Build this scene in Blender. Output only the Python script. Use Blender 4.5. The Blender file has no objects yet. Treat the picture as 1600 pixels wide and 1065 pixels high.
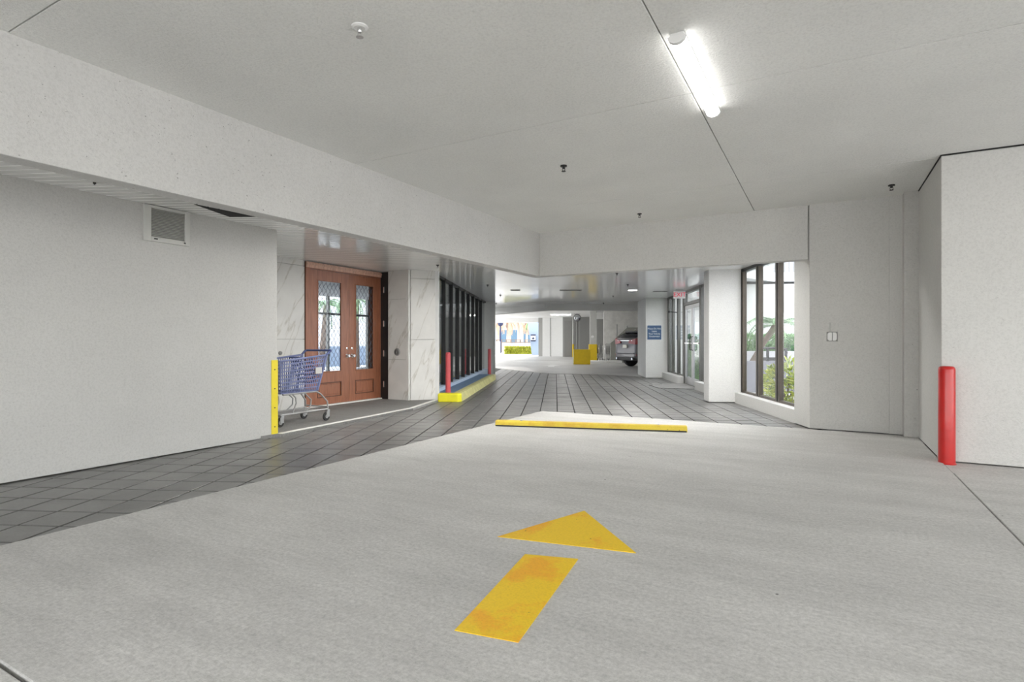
import bpy, bmesh, math, random
from mathutils import Vector, Matrix
random.seed(7)
S = bpy.context.scene
C = S.collection
R = math.radians

# ------------------------------------------------------------------ camera, sky, sun, exposure
cam_d = bpy.data.cameras.new('camera')
cam = bpy.data.objects.new('camera', cam_d); C.objects.link(cam)
cam.location = (0, 0, 1.2)
cam.rotation_euler = (R(90), 0, R(29.24))
cam_d.sensor_width = 36; cam_d.lens = 19.575
cam_d.clip_start = 0.05; cam_d.clip_end = 400
S.camera = cam
S.view_settings.view_transform = 'Standard'
S.view_settings.look = 'None'
S.view_settings.gamma = 1
S.view_settings.use_curve_mapping = False
S.view_settings.exposure = 0.80
S.cycles.use_denoising = True
S.cycles.max_bounces = 10
S.cycles.diffuse_bounces = 6
S.cycles.transparent_max_bounces = 16
S.cycles.sample_clamp_indirect = 6

W = bpy.data.worlds.new('sky'); S.world = W; W.use_nodes = True
wn = W.node_tree; bgn = wn.nodes['Background']
sky = wn.nodes.new('ShaderNodeTexSky'); sky.sky_type = 'NISHITA'
sky.sun_disc = False; sky.sun_elevation = R(52); sky.sun_rotation = R(250)
sky.air_density = 1.0; sky.dust_density = 2.0; sky.ozone_density = 1.0
mixw = wn.nodes.new('ShaderNodeMixRGB'); mixw.inputs[0].default_value = 0.8
mixw.inputs[2].default_value = (6.8, 6.72, 6.55, 1)
wn.links.new(sky.outputs[0], mixw.inputs[1]); wn.links.new(mixw.outputs[0], bgn.inputs[0])
bgn.inputs[1].default_value = 0.46

sun_d = bpy.data.lights.new('sun', 'SUN'); sun_d.energy = 0.9; sun_d.angle = R(3); sun_d.color = (1, .96, .9)
sun = bpy.data.objects.new('sun', sun_d); C.objects.link(sun)
sun.rotation_euler = Vector((0.55, 0.30, -0.78)).to_track_quat('-Z', 'Y').to_euler()
LAMP = 6.0        # emission of the tube lights
DOWN = 290.0
FAR = 26.0         # emission of the tube lights in the far garage        # emission of the recessed lights

# ------------------------------------------------------------------ frames
RU = R(24.77)      # the driveway runs 24.77 degrees off the garage axis: local x = across (v), local y = along (u)
cu, su = math.cos(RU), math.sin(RU)
def P(v, u, z=0.0): return (cu * v - su * u, su * v + cu * u, z)
def UV(x, y): return (cu * x + su * y, -su * x + cu * y)

# ------------------------------------------------------------------ helpers
class MB:
    def __init__(self): self.v = []; self.f = []; self.m = []
    def add(self, vs, fs, mi=0):
        b = len(self.v); self.v += [tuple(p) for p in vs]
        for f in fs: self.f.append(tuple(b + i for i in f)); self.m.append(mi)
        return self
    def box(self, x0, x1, y0, y1, z0, z1, mi=0):
        vs = [(x0,y0,z0),(x1,y0,z0),(x1,y1,z0),(x0,y1,z0),(x0,y0,z1),(x1,y0,z1),(x1,y1,z1),(x0,y1,z1)]
        return self.add(vs, [(0,3,2,1),(4,5,6,7),(0,1,5,4),(1,2,6,5),(2,3,7,6),(3,0,4,7)], mi)
    def prism(self, poly, z0, z1, mi=0):
        n = len(poly)
        ar = sum(poly[i][0]*poly[(i+1)%n][1]-poly[(i+1)%n][0]*poly[i][1] for i in range(n))
        if ar < 0: poly = poly[::-1]
        vs = [(p[0],p[1],z0) for p in poly] + [(p[0],p[1],z1) for p in poly]
        fs = [tuple(range(n-1,-1,-1)), tuple(range(n,2*n))] + [(i,(i+1)%n,n+(i+1)%n,n+i) for i in range(n)]
        return self.add(vs, fs, mi)
    def extr(self, prof, axis_a, axis_b, n=None):
        # profile points (3D) swept from offset a to offset b
        k = len(prof)
        vs = [tuple(Vector(p)+Vector(axis_a)) for p in prof] + [tuple(Vector(p)+Vector(axis_b)) for p in prof]
        fs = [tuple(range(k)), tuple(range(2*k-1,k-1,-1))] + [(i,i+k,(i+1)%k+k,(i+1)%k) for i in range(k)]
        return self.add(vs, fs)
    def bar(self, a, b, w, h=None, up=(0,0,1)):
        a = Vector(a); b = Vector(b); h = h or w
        d = (b-a).normalized(); upv = Vector(up)
        if abs(d.dot(upv)) > .98: upv = Vector((1,0,0))
        s = d.cross(upv).normalized(); t = s.cross(d)
        vs = []
        for p in (a, b):
            for i, j in ((-1,-1),(1,-1),(1,1),(-1,1)): vs.append(p + s*(i*w/2) + t*(j*h/2))
        return self.add(vs, [(0,1,2,3),(7,6,5,4),(0,4,5,1),(1,5,6,2),(2,6,7,3),(3,7,4,0)])
    def tube(self, pts, r, n=8, caps=True):
        pts = [Vector(p) for p in pts]; rs = r if isinstance(r, (list, tuple)) else [r]*len(pts)
        b = len(self.v); ref = None
        for i, p in enumerate(pts):
            d = (pts[min(i+1,len(pts)-1)] - pts[max(i-1,0)]).normalized()
            if ref is None:
                ref = Vector((0,0,1)) if abs(d.z) < .9 else Vector((1,0,0))
            s = d.cross(ref).normalized(); t = s.cross(d).normalized(); ref = t
            for k in range(n):
                a = 2*math.pi*k/n
                self.v.append(tuple(p + (s*math.cos(a)+t*math.sin(a))*rs[i]))
        for i in range(len(pts)-1):
            for k in range(n):
                self.f.append((b+i*n+k, b+i*n+(k+1)%n, b+(i+1)*n+(k+1)%n, b+(i+1)*n+k)); self.m.append(0)
        if caps:
            self.f.append(tuple(b+k for k in range(n-1,-1,-1))); self.m.append(0)
            e = b+(len(pts)-1)*n; self.f.append(tuple(e+k for k in range(n))); self.m.append(0)
        return self
    def lathe(self, prof, n=20, M=None):
        # prof: (r, z) pairs; M places it
        M = M or Matrix()
        b = len(self.v)
        for r, z in prof:
            for k in range(n):
                a = 2*math.pi*k/n
                self.v.append(tuple(M @ Vector((r*math.cos(a), r*math.sin(a), z))))
        for i in range(len(prof)-1):
            for k in range(n):
                self.f.append((b+i*n+k, b+i*n+(k+1)%n, b+(i+1)*n+(k+1)%n, b+(i+1)*n+k)); self.m.append(0)
        self.f.append(tuple(b+k for k in range(n-1,-1,-1))); self.m.append(0)
        e = b+(len(prof)-1)*n; self.f.append(tuple(e+k for k in range(n))); self.m.append(0)
        return self
    def mesh(self, name, mat):
        me = bpy.data.meshes.new(name); me.from_pydata(self.v, [], self.f)
        for m in (mat if isinstance(mat, (list, tuple)) else [mat]): me.materials.append(m)
        if any(self.m): me.polygons.foreach_set('material_index', self.m)
        bm = bmesh.new(); bm.from_mesh(me); bmesh.ops.recalc_face_normals(bm, faces=bm.faces); bm.to_mesh(me); bm.free()
        me.update(); return me
    def build(self, name, mat, parent=None, uv=False, bev=0, smooth=False, loc=None, rz=None, rot=None, **kw):
        me = self.mesh(name, mat)
        return link(name, me, parent, uv, bev, smooth, loc, rz, rot, **kw)

def link(name, me, parent=None, uv=False, bev=0, smooth=False, loc=None, rz=None, rot=None, **kw):
    o = bpy.data.objects.new(name, me); C.objects.link(o)
    if parent: o.parent = parent
    if uv: o.rotation_euler = (0, 0, RU)
    if loc is not None: o.location = loc
    if rz is not None: o.rotation_euler = (0, 0, rz)
    if rot is not None: o.rotation_euler = rot
    if smooth:
        me.polygons.foreach_set('use_smooth', [True]*len(me.polygons))
        if smooth != 'all':
            md = o.modifiers.new('n', 'EDGE_SPLIT'); md.split_angle = R(40)
    if bev:
        md = o.modifiers.new('b', 'BEVEL'); md.width = bev; md.segments = 2; md.limit_method = 'ANGLE'; md.angle_limit = R(40)
    tag(o, **kw); return o
def tag(o, label=None, cat=None, group=None, kind=None):
    if label: o['label'] = label
    if cat: o['category'] = cat
    if group: o['group'] = group
    if kind: o['kind'] = kind
    return o
def empty(name, loc=(0,0,0), rz=0, uv=False, **kw):
    o = bpy.data.objects.new(name, None); C.objects.link(o); o.location = loc
    o.rotation_euler = (0, 0, RU if uv else rz); o.empty_display_size = .2
    return tag(o, **kw)
def copy_tree(o, parent=None):
    c = o.copy(); C.objects.link(c); c.parent = parent
    for ch in list(o.children): copy_tree(ch, c)
    return c
def text(name, s, size, mat, parent, loc, rot, extrude=.001, align='CENTER', width=None):
    cv = bpy.data.curves.new(name, 'FONT'); cv.body = s; cv.size = size; cv.align_x = align; cv.align_y = 'CENTER'
    cv.extrude = extrude; cv.resolution_u = 2; cv.materials.append(mat)
    o = bpy.data.objects.new(name, cv); C.objects.link(o); o.parent = parent; o.location = loc; o.rotation_euler = rot
    if width: o.scale = (width, 1, 1)
    bpy.context.view_layer.update()
    me = bpy.data.meshes.new_from_object(o.evaluated_get(bpy.context.evaluated_depsgraph_get()))
    n = bpy.data.objects.new(name, me); C.objects.link(n); n.parent = parent; n.location = loc; n.rotation_euler = rot; n.scale = o.scale
    if not me.materials: me.materials.append(mat)
    bpy.data.objects.remove(o); return n

# ------------------------------------------------------------------ materials
def newmat(name):
    m = bpy.data.materials.new(name); m.use_nodes = True
    return m, m.node_tree, m.node_tree.nodes['Principled BSDF']
def L(nt, a, b): nt.links.new(a, b)
def N(nt, t, **kw):
    n = nt.nodes.new(t)
    for k, v in kw.items(): setattr(n, k, v)
    return n
def pos(nt, scale=(1,1,1), rotz=0):
    g = N(nt, 'ShaderNodeNewGeometry'); mp = N(nt, 'ShaderNodeMapping')
    mp.inputs['Scale'].default_value = scale; mp.inputs['Rotation'].default_value = (0, 0, rotz)
    L(nt, g.outputs['Position'], mp.inputs['Vector']); return mp.outputs[0]
def noise(nt, vec, scale, detail=4, rough=.6):
    n = N(nt, 'ShaderNodeTexNoise'); n.inputs['Scale'].default_value = scale; n.inputs['Detail'].default_value = detail
    n.inputs['Roughness'].default_value = rough; L(nt, vec, n.inputs['Vector']); return n.outputs['Fac']
def ramp(nt, fac, stops):
    r = N(nt, 'ShaderNodeValToRGB'); L(nt, fac, r.inputs[0]); e = r.color_ramp.elements
    while len(e) < len(stops): e.new(.5)
    for i, (p, c) in enumerate(stops):
        e[i].position = p; e[i].color = (c, c, c, 1) if isinstance(c, (int, float)) else (*c[:3], 1)
    return r.outputs[0]
def mul(nt, a, b, fac=1.0):
    m = N(nt, 'ShaderNodeMixRGB', blend_type='MULTIPLY'); m.inputs[0].default_value = fac
    L(nt, a, m.inputs[1]); L(nt, b, m.inputs[2]); return m.outputs[0]
def rgb(nt, c):
    n = N(nt, 'ShaderNodeRGB'); n.outputs[0].default_value = (*c, 1); return n.outputs[0]
def bump(nt, bs, h, strength, dist=.01):
    b = N(nt, 'ShaderNodeBump'); b.inputs['Strength'].default_value = strength; b.inputs['Distance'].default_value = dist
    L(nt, h, b.inputs['Height']); L(nt, b.outputs[0], bs.inputs['Normal'])
def plain(name, c, rough=.5, metal=0, var=0, vscale=8, bmp=0, bscale=60, coat=0, emit=None, es=0, spec=.5):
    m, nt, bs = newmat(name)
    bs.inputs['Base Color'].default_value = (*c, 1); bs.inputs['Roughness'].default_value = rough
    bs.inputs['Metallic'].default_value = metal; bs.inputs['Coat Weight'].default_value = coat
    bs.inputs['Specular IOR Level'].default_value = spec
    v = pos(nt)
    lo = 1 - max(var, .03)
    col = mul(nt, rgb(nt, c), ramp(nt, noise(nt, v, vscale), [(.3, lo), (.7, 1.0)]))
    L(nt, col, bs.inputs['Base Color'])
    if bmp: bump(nt, bs, noise(nt, v, bscale, 3), bmp)
    if emit:
        bs.inputs['Emission Color'].default_value = (*emit, 1); bs.inputs['Emission Strength'].default_value = es
    return m
def stucco(name, c, pits=.5, bstr=.35):
    m, nt, bs = newmat(name); v = pos(nt)
    big = ramp(nt, noise(nt, v, 1.1, 5), [(.3, .93), (.7, 1.0)])
    fine = ramp(nt, noise(nt, v, 55, 4, .75), [(.3, .86), (.55, 1.0)])
    pit = ramp(nt, noise(nt, v, 48, 2, .5), [(.24, 1 - pits), (.29, 1.0)])
    L(nt, mul(nt, mul(nt, mul(nt, rgb(nt, c), big), fine), pit), bs.inputs['Base Color'])
    bs.inputs['Roughness'].default_value = .85; bs.inputs['Specular IOR Level'].default_value = .25
    bump(nt, bs, noise(nt, v, 60, 4, .7), bstr, .012); return m
def concrete(name, c, streak=0.0, rough=.7):
    m, nt, bs = newmat(name); v = pos(nt); vs = pos(nt, (1.0, 4.5, 1), R(8)); vs2 = pos(nt, (.5, 2.2, 1), R(-20))
    blot = ramp(nt, noise(nt, v, .7, 6, .6), [(.3, .87), (.68, 1.03)])
    blot2 = ramp(nt, noise(nt, vs2, 1.3, 7, .7), [(.35, .86), (.6, 1.0)])
    fine = ramp(nt, noise(nt, v, 46, 5, .85), [(.32, .70), (.6, 1.06)])
    st = ramp(nt, noise(nt, vs, 9, 6, .8), [(.3, .86), (.6, 1.0)])
    spk = ramp(nt, noise(nt, v, 19, 1, .4), [(.165, .35), (.185, 1.0)])
    col = mul(nt, mul(nt, mul(nt, mul(nt, mul(nt, rgb(nt, c), blot), blot2), fine), st), spk)
    L(nt, col, bs.inputs['Base Color']); bs.inputs['Roughness'].default_value = rough
    bs.inputs['Specular IOR Level'].default_value = .35
    bump(nt, bs, noise(nt, vs, 30, 4, .7), .22, .006); return m
def marble():
    m, nt, bs = newmat('marble'); v = pos(nt)
    sp = N(nt, 'ShaderNodeSeparateXYZ'); L(nt, v, sp.inputs[0])
    def ma(op, a, b):
        n = N(nt, 'ShaderNodeMath', operation=op)
        for i, q in enumerate((a, b)):
            if isinstance(q, (int, float)): n.inputs[i].default_value = q
            else: L(nt, q, n.inputs[i])
        return n.outputs[0]
    sxy = ma('ADD', sp.outputs[0], sp.outputs[1])
    p = ma('SUBTRACT', ma('MULTIPLY', sxy, 2.0), ma('MULTIPLY', sp.outputs[2], 1.0))
    q = ma('MULTIPLY', ma('ADD', ma('MULTIPLY', sxy, 1.0), ma('MULTIPLY', sp.outputs[2], 2.0)), .16)
    cb_ = N(nt, 'ShaderNodeCombineXYZ'); L(nt, p, cb_.inputs[0]); L(nt, q, cb_.inputs[1]); L(nt, ma('MULTIPLY', sp.outputs[0], .3), cb_.inputs[2])
    n1 = ma('ABSOLUTE', ma('SUBTRACT', noise(nt, cb_.outputs[0], 1.15, 6, .55), .5), 0)
    vein = ramp(nt, n1, [(0, (.74, .72, .68)), (.008, (.90, .89, .87)), (.022, (1, 1, 1))])
    cl = ramp(nt, noise(nt, v, 2.2, 6), [(.3, .88), (.65, 1.0)])
    L(nt, mul(nt, mul(nt, rgb(nt, (.70, .69, .66)), vein), cl), bs.inputs['Base Color'])
    bs.inputs['Roughness'].default_value = .3; return m
def wood(name, c):
    m, nt, bs = newmat(name); v = pos(nt, (9, 9, .8))
    g = ramp(nt, noise(nt, v, 3.5, 7, .65), [(.25, .62), (.55, 1.0), (.8, 1.2)])
    L(nt, mul(nt, rgb(nt, c), g), bs.inputs['Base Color'])
    bs.inputs['Roughness'].default_value = .36; bs.inputs['Coat Weight'].default_value = .3; bs.inputs['Coat Roughness'].default_value = .25
    return m
def glass(name, tint=(.96, .98, 1), refl=1.5):
    m = bpy.data.materials.new(name); m.use_nodes = True; nt = m.node_tree; nt.nodes.clear()
    t = N(nt, 'ShaderNodeBsdfTransparent'); t.inputs[0].default_value = (*tint, 1)
    g = N(nt, 'ShaderNodeBsdfGlossy'); g.inputs['Roughness'].default_value = .02
    lw = N(nt, 'ShaderNodeLayerWeight'); lw.inputs[0].default_value = .5
    pw_ = N(nt, 'ShaderNodeMath', operation='POWER'); L(nt, lw.outputs['Facing'], pw_.inputs[0]); pw_.inputs[1].default_value = 5.0
    fr = N(nt, 'ShaderNodeMath', operation='MULTIPLY_ADD'); L(nt, pw_.outputs[0], fr.inputs[0]); fr.inputs[1].default_value = .9*refl/1.5; fr.inputs[2].default_value = .03*refl/1.5
    mx = N(nt, 'ShaderNodeMixShader'); o = N(nt, 'ShaderNodeOutputMaterial')
    L(nt, fr.outputs[0], mx.inputs[0]); L(nt, t.outputs[0], mx.inputs[1]); L(nt, g.outputs[0], mx.inputs[2]); L(nt, mx.outputs[0], o.inputs[0])
    return m
def paintmat(name, c, c2):
    m, nt, bs = newmat(name); v = pos(nt)
    f = ramp(nt, noise(nt, v, 3.2, 6, .65), [(.50, 0.0), (.62, 1.0)])
    mx = N(nt, 'ShaderNodeMixRGB'); L(nt, f, mx.inputs[0]); mx.inputs[1].default_value = (*c, 1); mx.inputs[2].default_value = (*c2, 1)
    fine = ramp(nt, noise(nt, v, 80, 4, .8), [(.3, .84), (.55, 1.0)])
    spk = ramp(nt, noise(nt, v, 24, 2, .5), [(.24, .4), (.27, 1.0)])
    L(nt, mul(nt, mul(nt, mx.outputs[0], fine), spk), bs.inputs['Base Color']); bs.inputs['Roughness'].default_value = .6
    bump(nt, bs, noise(nt, v, 60, 4), .2, .004); return m
def tilemat():
    m, nt, bs = newmat('paver'); v = pos(nt)
    oi = N(nt, 'ShaderNodeObjectInfo')
    a = ramp(nt, noise(nt, v, 1.6, 5), [(.3, .82), (.7, 1.08)])
    f = ramp(nt, noise(nt, v, 70, 4, .75), [(.3, .82), (.6, 1.06)])
    r = ramp(nt, oi.outputs['Random'], [(0, .90), (1, 1.08)])
    L(nt, mul(nt, mul(nt, mul(nt, rgb(nt, (.180, .177, .170)), a), f), r), bs.inputs['Base Color'])
    bs.inputs['Specular IOR Level'].default_value = .6
    rr = ramp(nt, noise(nt, v, 3, 4), [(.3, .30), (.7, .40)]); L(nt, rr, bs.inputs['Roughness'])
    bump(nt, bs, noise(nt, v, 35, 4), .04, .003); return m
def leafmat(name, stops):
    m, nt, bs = newmat(name); v = pos(nt)
    L(nt, ramp(nt, noise(nt, v, 9, 3, .8), stops), bs.inputs['Base Color']); bs.inputs['Roughness'].default_value = .5
    return m

M = {}
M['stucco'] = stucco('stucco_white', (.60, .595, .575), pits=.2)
M['stucco_lit'] = stucco('stucco_brightened', (.76, .755, .74), pits=.2)  # lighter copy of the stucco, driveway brightness put into its colour
M['stucco_beam'] = stucco('stucco_beam', (.64, .635, .62), pits=.6)
M['stucco_rough'] = stucco('stucco_rough', (.60, .595, .575), pits=.7, bstr=.7)
M['ceil'] = stucco('ceiling_texture', (.82, .82, .80), pits=.12, bstr=.8)
M['conc'] = concrete('concrete_floor', (.635, .628, .606))
M['conc2'] = concrete('concrete_far', (.66, .655, .64), rough=.45)
M['landing'] = concrete('landing_concrete', (.27, .265, .255))
M['grout'] = plain('grout', (.05, .05, .047), .9, var=.3)
M['ground'] = plain('courtyard_paving', (.50, .49, .52), .8, var=.15, vscale=2)
M['road'] = plain('asphalt_outside', (.50, .50, .50), .8, var=.1, vscale=2)
M['tile'] = tilemat()
M['soffit'] = plain('soffit_metal', (.87, .87, .855), .14, var=.05, vscale=1.2, coat=.4, spec=.8)
M['dark'] = plain('dark_void', (.02, .02, .02), .9)
M['marble'] = marble()
M['joint'] = plain('joint_grey', (.35, .34, .32), .8)
M['white'] = plain('white_paint', (.78, .78, .77), .5, var=.06)
M['whitestrip'] = plain('white_kerb_strip', (.78, .77, .74), .7, var=.12, vscale=20)
M['wood'] = wood('mahogany', (.33, .125, .065))
M['woodl'] = wood('mahogany_light', (.62, .38, .28))
M['wood_shade'] = wood('mahogany_shade', (.13, .045, .022))
M['bronze'] = plain('bronze_frame', (.135, .115, .095), .35, metal=.5, var=.2, vscale=6)
M['greyframe'] = plain('grey_frame', (.15, .15, .14), .4, metal=.4, var=.15)
M['black'] = plain('black_metal', (.012, .012, .013), .4, var=.2)
M['fin'] = plain('black_fin', (.016, .016, .017), .55, var=.3)
M['glass'] = glass('window_glass')
M['glassd'] = glass('tinted_glass', (.42, .46, .48), 1.7)
M['glassr'] = glass('reflective_glass', (.75, .78, .8), 2.4)
M['lead'] = plain('lead_came', (.16, .18, .22), .4, metal=.6)
M['chrome'] = plain('chrome', (.8, .8, .8), .15, metal=1)
M['steel'] = plain('galvanised_steel', (.45, .45, .45), .4, metal=.7, var=.1)
M['yellow'] = paintmat('yellow_paint', (.86, .57, .010), (.86, .42, .008))
M['yellowstop'] = paintmat('yellow_stop', (.74, .56, .05), (.66, .43, .04))
M['yellowk'] = plain('yellow_bright', (.86, .80, .01), .5, var=.1)
M['yellowf'] = plain('yellow_faded_lit', (.72, .68, .30), .7, var=.25, vscale=6)
M['yellowg'] = plain('yellow_guard', (.86, .70, .04), .5, var=.1)
M['yellowd'] = plain('yellow_block', (.72, .50, .01), .6, var=.1)
M['red'] = plain('red_paint', (.52, .006, .004), .35, var=.15, coat=.3, bmp=.05, bscale=40)
M['redf'] = plain('red_faded', (.62, .09, .10), .5, var=.15)
M['blue'] = plain('blue_walk', (.20, .31, .48), .6, var=.15)
M['bluel'] = plain('blue_ledge', (.55, .66, .80), .5, var=.1)
M['signblue'] = plain('sign_blue', (.055, .11, .22), .5)
M['navy'] = plain('sign_navy', (.012, .02, .07), .5)
M['letter'] = plain('letter_white', (.85, .88, .9), .5)
M['lamp'] = plain('tube_diffuser', (.9, .9, .9), .4, emit=(1, .985, .96), es=LAMP)
M['lampfar'] = plain('far_tube_diffuser', (.9, .9, .9), .4, emit=(1, .985, .96), es=FAR)
M['down'] = plain('downlight_lens', (.9, .9, .9), .4, emit=(1, .98, .95), es=DOWN)
M['exitred'] = plain('exit_letters', (.75, .03, .07), .4, emit=(1, .06, .12), es=.15)
M['basket'] = plain('basket_blue', (.17, .20, .37), .4, var=.15)
M['basketd'] = plain('seat_navy', (.05, .075, .20), .45, var=.1)
M['cartlabel'] = plain('cart_label', (.5, .49, .47), .6)
M['rubber'] = plain('rubber', (.03, .03, .03), .7)
M['grey'] = plain('grey_wall', (.36, .36, .345), .7, var=.06, vscale=2)
M['greyd'] = plain('grey_door', (.29, .29, .28), .5, var=.05)
M['greyl'] = plain('grey_light', (.52, .52, .50), .6, var=.06)
M['whitew'] = plain('bright_white_wall', (.84, .84, .83), .7, var=.04)
M['mottle'] = plain('mottled_concrete', (.74, .73, .70), .8, var=.22, vscale=3, bmp=.2)
M['stairgrey'] = plain('stair_parapet', (.30, .30, .27), .7, var=.08)
M['carpaint'] = plain('car_paint', (.115, .112, .12), .35, metal=.3, coat=.4)
M['cardark'] = plain('car_plastic', (.02, .02, .022), .5)
M['carglass'] = plain('car_glass', (.008, .009, .016), .25, coat=0, spec=.25)
M['tail'] = plain('tail_lamp', (.30, .004, .010), .3, coat=.2)
M['plate'] = plain('number_plate', (.85, .83, .74), .4)
M['mirror'] = plain('convex_mirror', (.75, .77, .8), .04, metal=1)
M['cream'] = plain('cream_wall', (.50, .44, .36), .8, var=.05)
M['lilac'] = plain('pale_lilac_wall', (.40, .40, .455), .8, var=.04)
M['slabw'] = plain('white_slab', (.66, .66, .66), .7)
M['planter'] = plain('planter_wall', (.235, .235, .26), .8, var=.1)
M['soil'] = plain('soil', (.06, .045, .035), .95, var=.4, vscale=20)
M['croton'] = leafmat('croton_leaf', [(.25, (.05, .13, .02)), (.42, (.26, .36, .03)), (.55, (.55, .60, .06)), (.72, (.75, .72, .12))])
M['green'] = leafmat('hedge_leaf', [(.25, (.02, .07, .02)), (.45, (.08, .22, .05)), (.7, (.22, .42, .12))])
M['palm'] = leafmat('palm_leaf', [(.25, (.03, .08, .03)), (.45, (.08, .19, .07)), (.7, (.24, .36, .16))])
M['hedgey'] = leafmat('hedge_yellow', [(.25, (.10, .16, .01)), (.45, (.30, .34, .03)), (.65, (.58, .54, .06))])
M['trunk'] = plain('palm_trunk', (.15, .10, .07), .9, var=.4, vscale=14, bmp=.4, bscale=20)
M['trunkp'] = plain('pale_palm_trunk', (.62, .48, .40), .9, var=.3, vscale=10)
M['boot'] = plain('orange_palm_crown', (.66, .47, .33), .9, var=.4, vscale=9)
M['bldgwin'] = plain('blue_window', (.09, .17, .25), .15, var=.2)
M['bldg'] = plain('pale_building', (.48, .54, .58), .8)
M['paleblue'] = plain('pale_blue_panel', (.30, .38, .50), .7)
M['beige'] = plain('beige_wall', (.72, .66, .42), .8)
M['brown'] = plain('brown_rail', (.20, .15, .12), .7, var=.3)
M['vent'] = plain('vent_metal', (.60, .60, .57), .5, var=.05)

# ------------------------------------------------------------------ floor
SK = dict(kind='structure')
fl = MB().box(-14, 9, -14, 9.6, -.10, -.03).prism([P(-9,2), P(3.8,2), P(3.8,27), P(-9,27)], -.10, -.031).build('floor', M['grout'], **SK)
def slab(x0, x1, y0, y1, top=0.0): MB().box(x0, x1, y0, y1, -.029, top).build('concrete_slab', M['conc'], fl, bev=.006)
slab(-4.22, 1.025, .885, 8.60); slab(-4.22, 1.025, -14, .870)
slab(1.035, 8.5, -14, 6.40); slab(1.035, 8.5, 6.41, 7.3, -.012)

# paving tiles of the driveway: 0.30 m squares turned with the driveway
ts = .2965
tile_end = [(3.9, 19.0), (2.93, 19.1), (2.2, 19.9), (1.49, 20.4), (-.14, 20.52), (-1.36, 22.4), (-2.95, 25.6), (-3.4, 26.4)]
def end_u(v):
    for (v0, u0), (v1, u1) in zip(tile_end, tile_end[1:]):
        if v1 <= v <= v0: return u0 + (u1-u0)*(v-v0)/(v1-v0)
    return 26
landing = [(-6.02, 4.62), (-5.95, 4.70), (-6.24, 7.62), (-6.69, 8.93), (-7.9, 8.93), (-7.9, 4.0), (-6.10, 4.0)]
def inside(p, poly):
    x, y = p; c = False; n = len(poly)
    for i in range(n):
        (x0, y0), (x1, y1) = poly[i], poly[(i+1) % n]
        if (y0 > y) != (y1 > y) and x < (x1-x0)*(y-y0)/(y1-y0)+x0: c = not c
    return c
def is_tile(x, y):
    v, u = UV(x, y)
    if x > -4.20 and y < 8.62: return False
    if y < 4.7 and x < -6.06: return False
    if inside((x, y), landing): return False
    if x < -7.9 and u < 11: return False
    if u > 10.9 and v < -1.9 and u < 17.6: return False
    if u >= 17.6 and v < -2.3: return False
    if v > 3.55: return False
    if u > end_u(v) + .1: return False
    return y > .3
cells = []
off_v, off_u = -1.75, .135
for i in range(-12, 22):
    for j in range(3, 92):
        v, u = off_v + i*ts, off_u + j*ts
        corners = [P(v+a*ts, u+b*ts) for a in (0, .5, 1) for b in (0, .5, 1)]
        if any(is_tile(c[0], c[1]) for c in corners):
            x, y, _ = P(v+ts/2, u+ts/2)
            d = -math.sin(R(29.24))*x + math.cos(R(29.24))*y; l = math.cos(R(29.24))*x + math.sin(R(29.24))*y
            frac = sum(is_tile(c[0], c[1]) for c in corners)/9
            seen = d > 1.9 and abs(l) < .95*d and frac > .4
            cells.append((0 if seen else 1, math.hypot(x, y), v, u))
cells.sort()
def tile_mb(mb, x0, y0, dz=0):
    g = .0085; c = .002; t = -.010 + dz; a0, a1, b0, b1 = x0+g, x0+ts-g, y0+g, y0+ts-g
    vs = [(a0,b0,-.0305),(a1,b0,-.0305),(a1,b1,-.0305),(a0,b1,-.0305),(a0,b0,t-c),(a1,b0,t-c),(a1,b1,t-c),(a0,b1,t-c),
          (a0+c,b0+c,t),(a1-c,b0+c,t),(a1-c,b1-c,t),(a0+c,b1-c,t)]
    mb.add(vs, [(0,1,5,4),(1,2,6,5),(2,3,7,6),(3,0,4,7),(4,5,9,8),(5,6,10,9),(6,7,11,10),(7,4,8,11),(8,9,10,11)])
tm = MB(); tile_mb(tm, -ts/2, -ts/2); tile_me = tm.mesh('paving_tile', M['tile'])
NT = 290
for s_, d_, v, u in cells[:NT]:
    x, y, _ = P(v+ts/2, u+ts/2)
    link('paving_tile', tile_me, fl, loc=(x, y, random.uniform(-.0012, .0012)), rot=(random.uniform(-.0012,.0012), random.uniform(-.0012,.0012), RU+random.uniform(-.004,.004)))
rest = MB()
for s_, d_, v, u in cells[NT:]: tile_mb(rest, v, u, random.uniform(-.0012, .0012))
rest.build('paving_tiles', M['tile'], fl, uv=True, kind='stuff')

# far concrete floor beyond the paving
MB().prism([(v, u) for v, u in tile_end] + [(-9, 26.6), (-9, 46), (9, 46), (9, 19.0)], -.03, 0).build('floor_garage', M['conc2'], uv=True, **SK)
# grounds outside
MB().box(-120, 120, -60, 120, -.16, -.11).build('ground', M['road'], **SK)
MB().prism([(3.7, 7.0), (16, 7.0), (16, 21.6), (3.7, 21.6)], -.11, -.01).build('courtyard_ground', M['ground'], uv=True, **SK)

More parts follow.
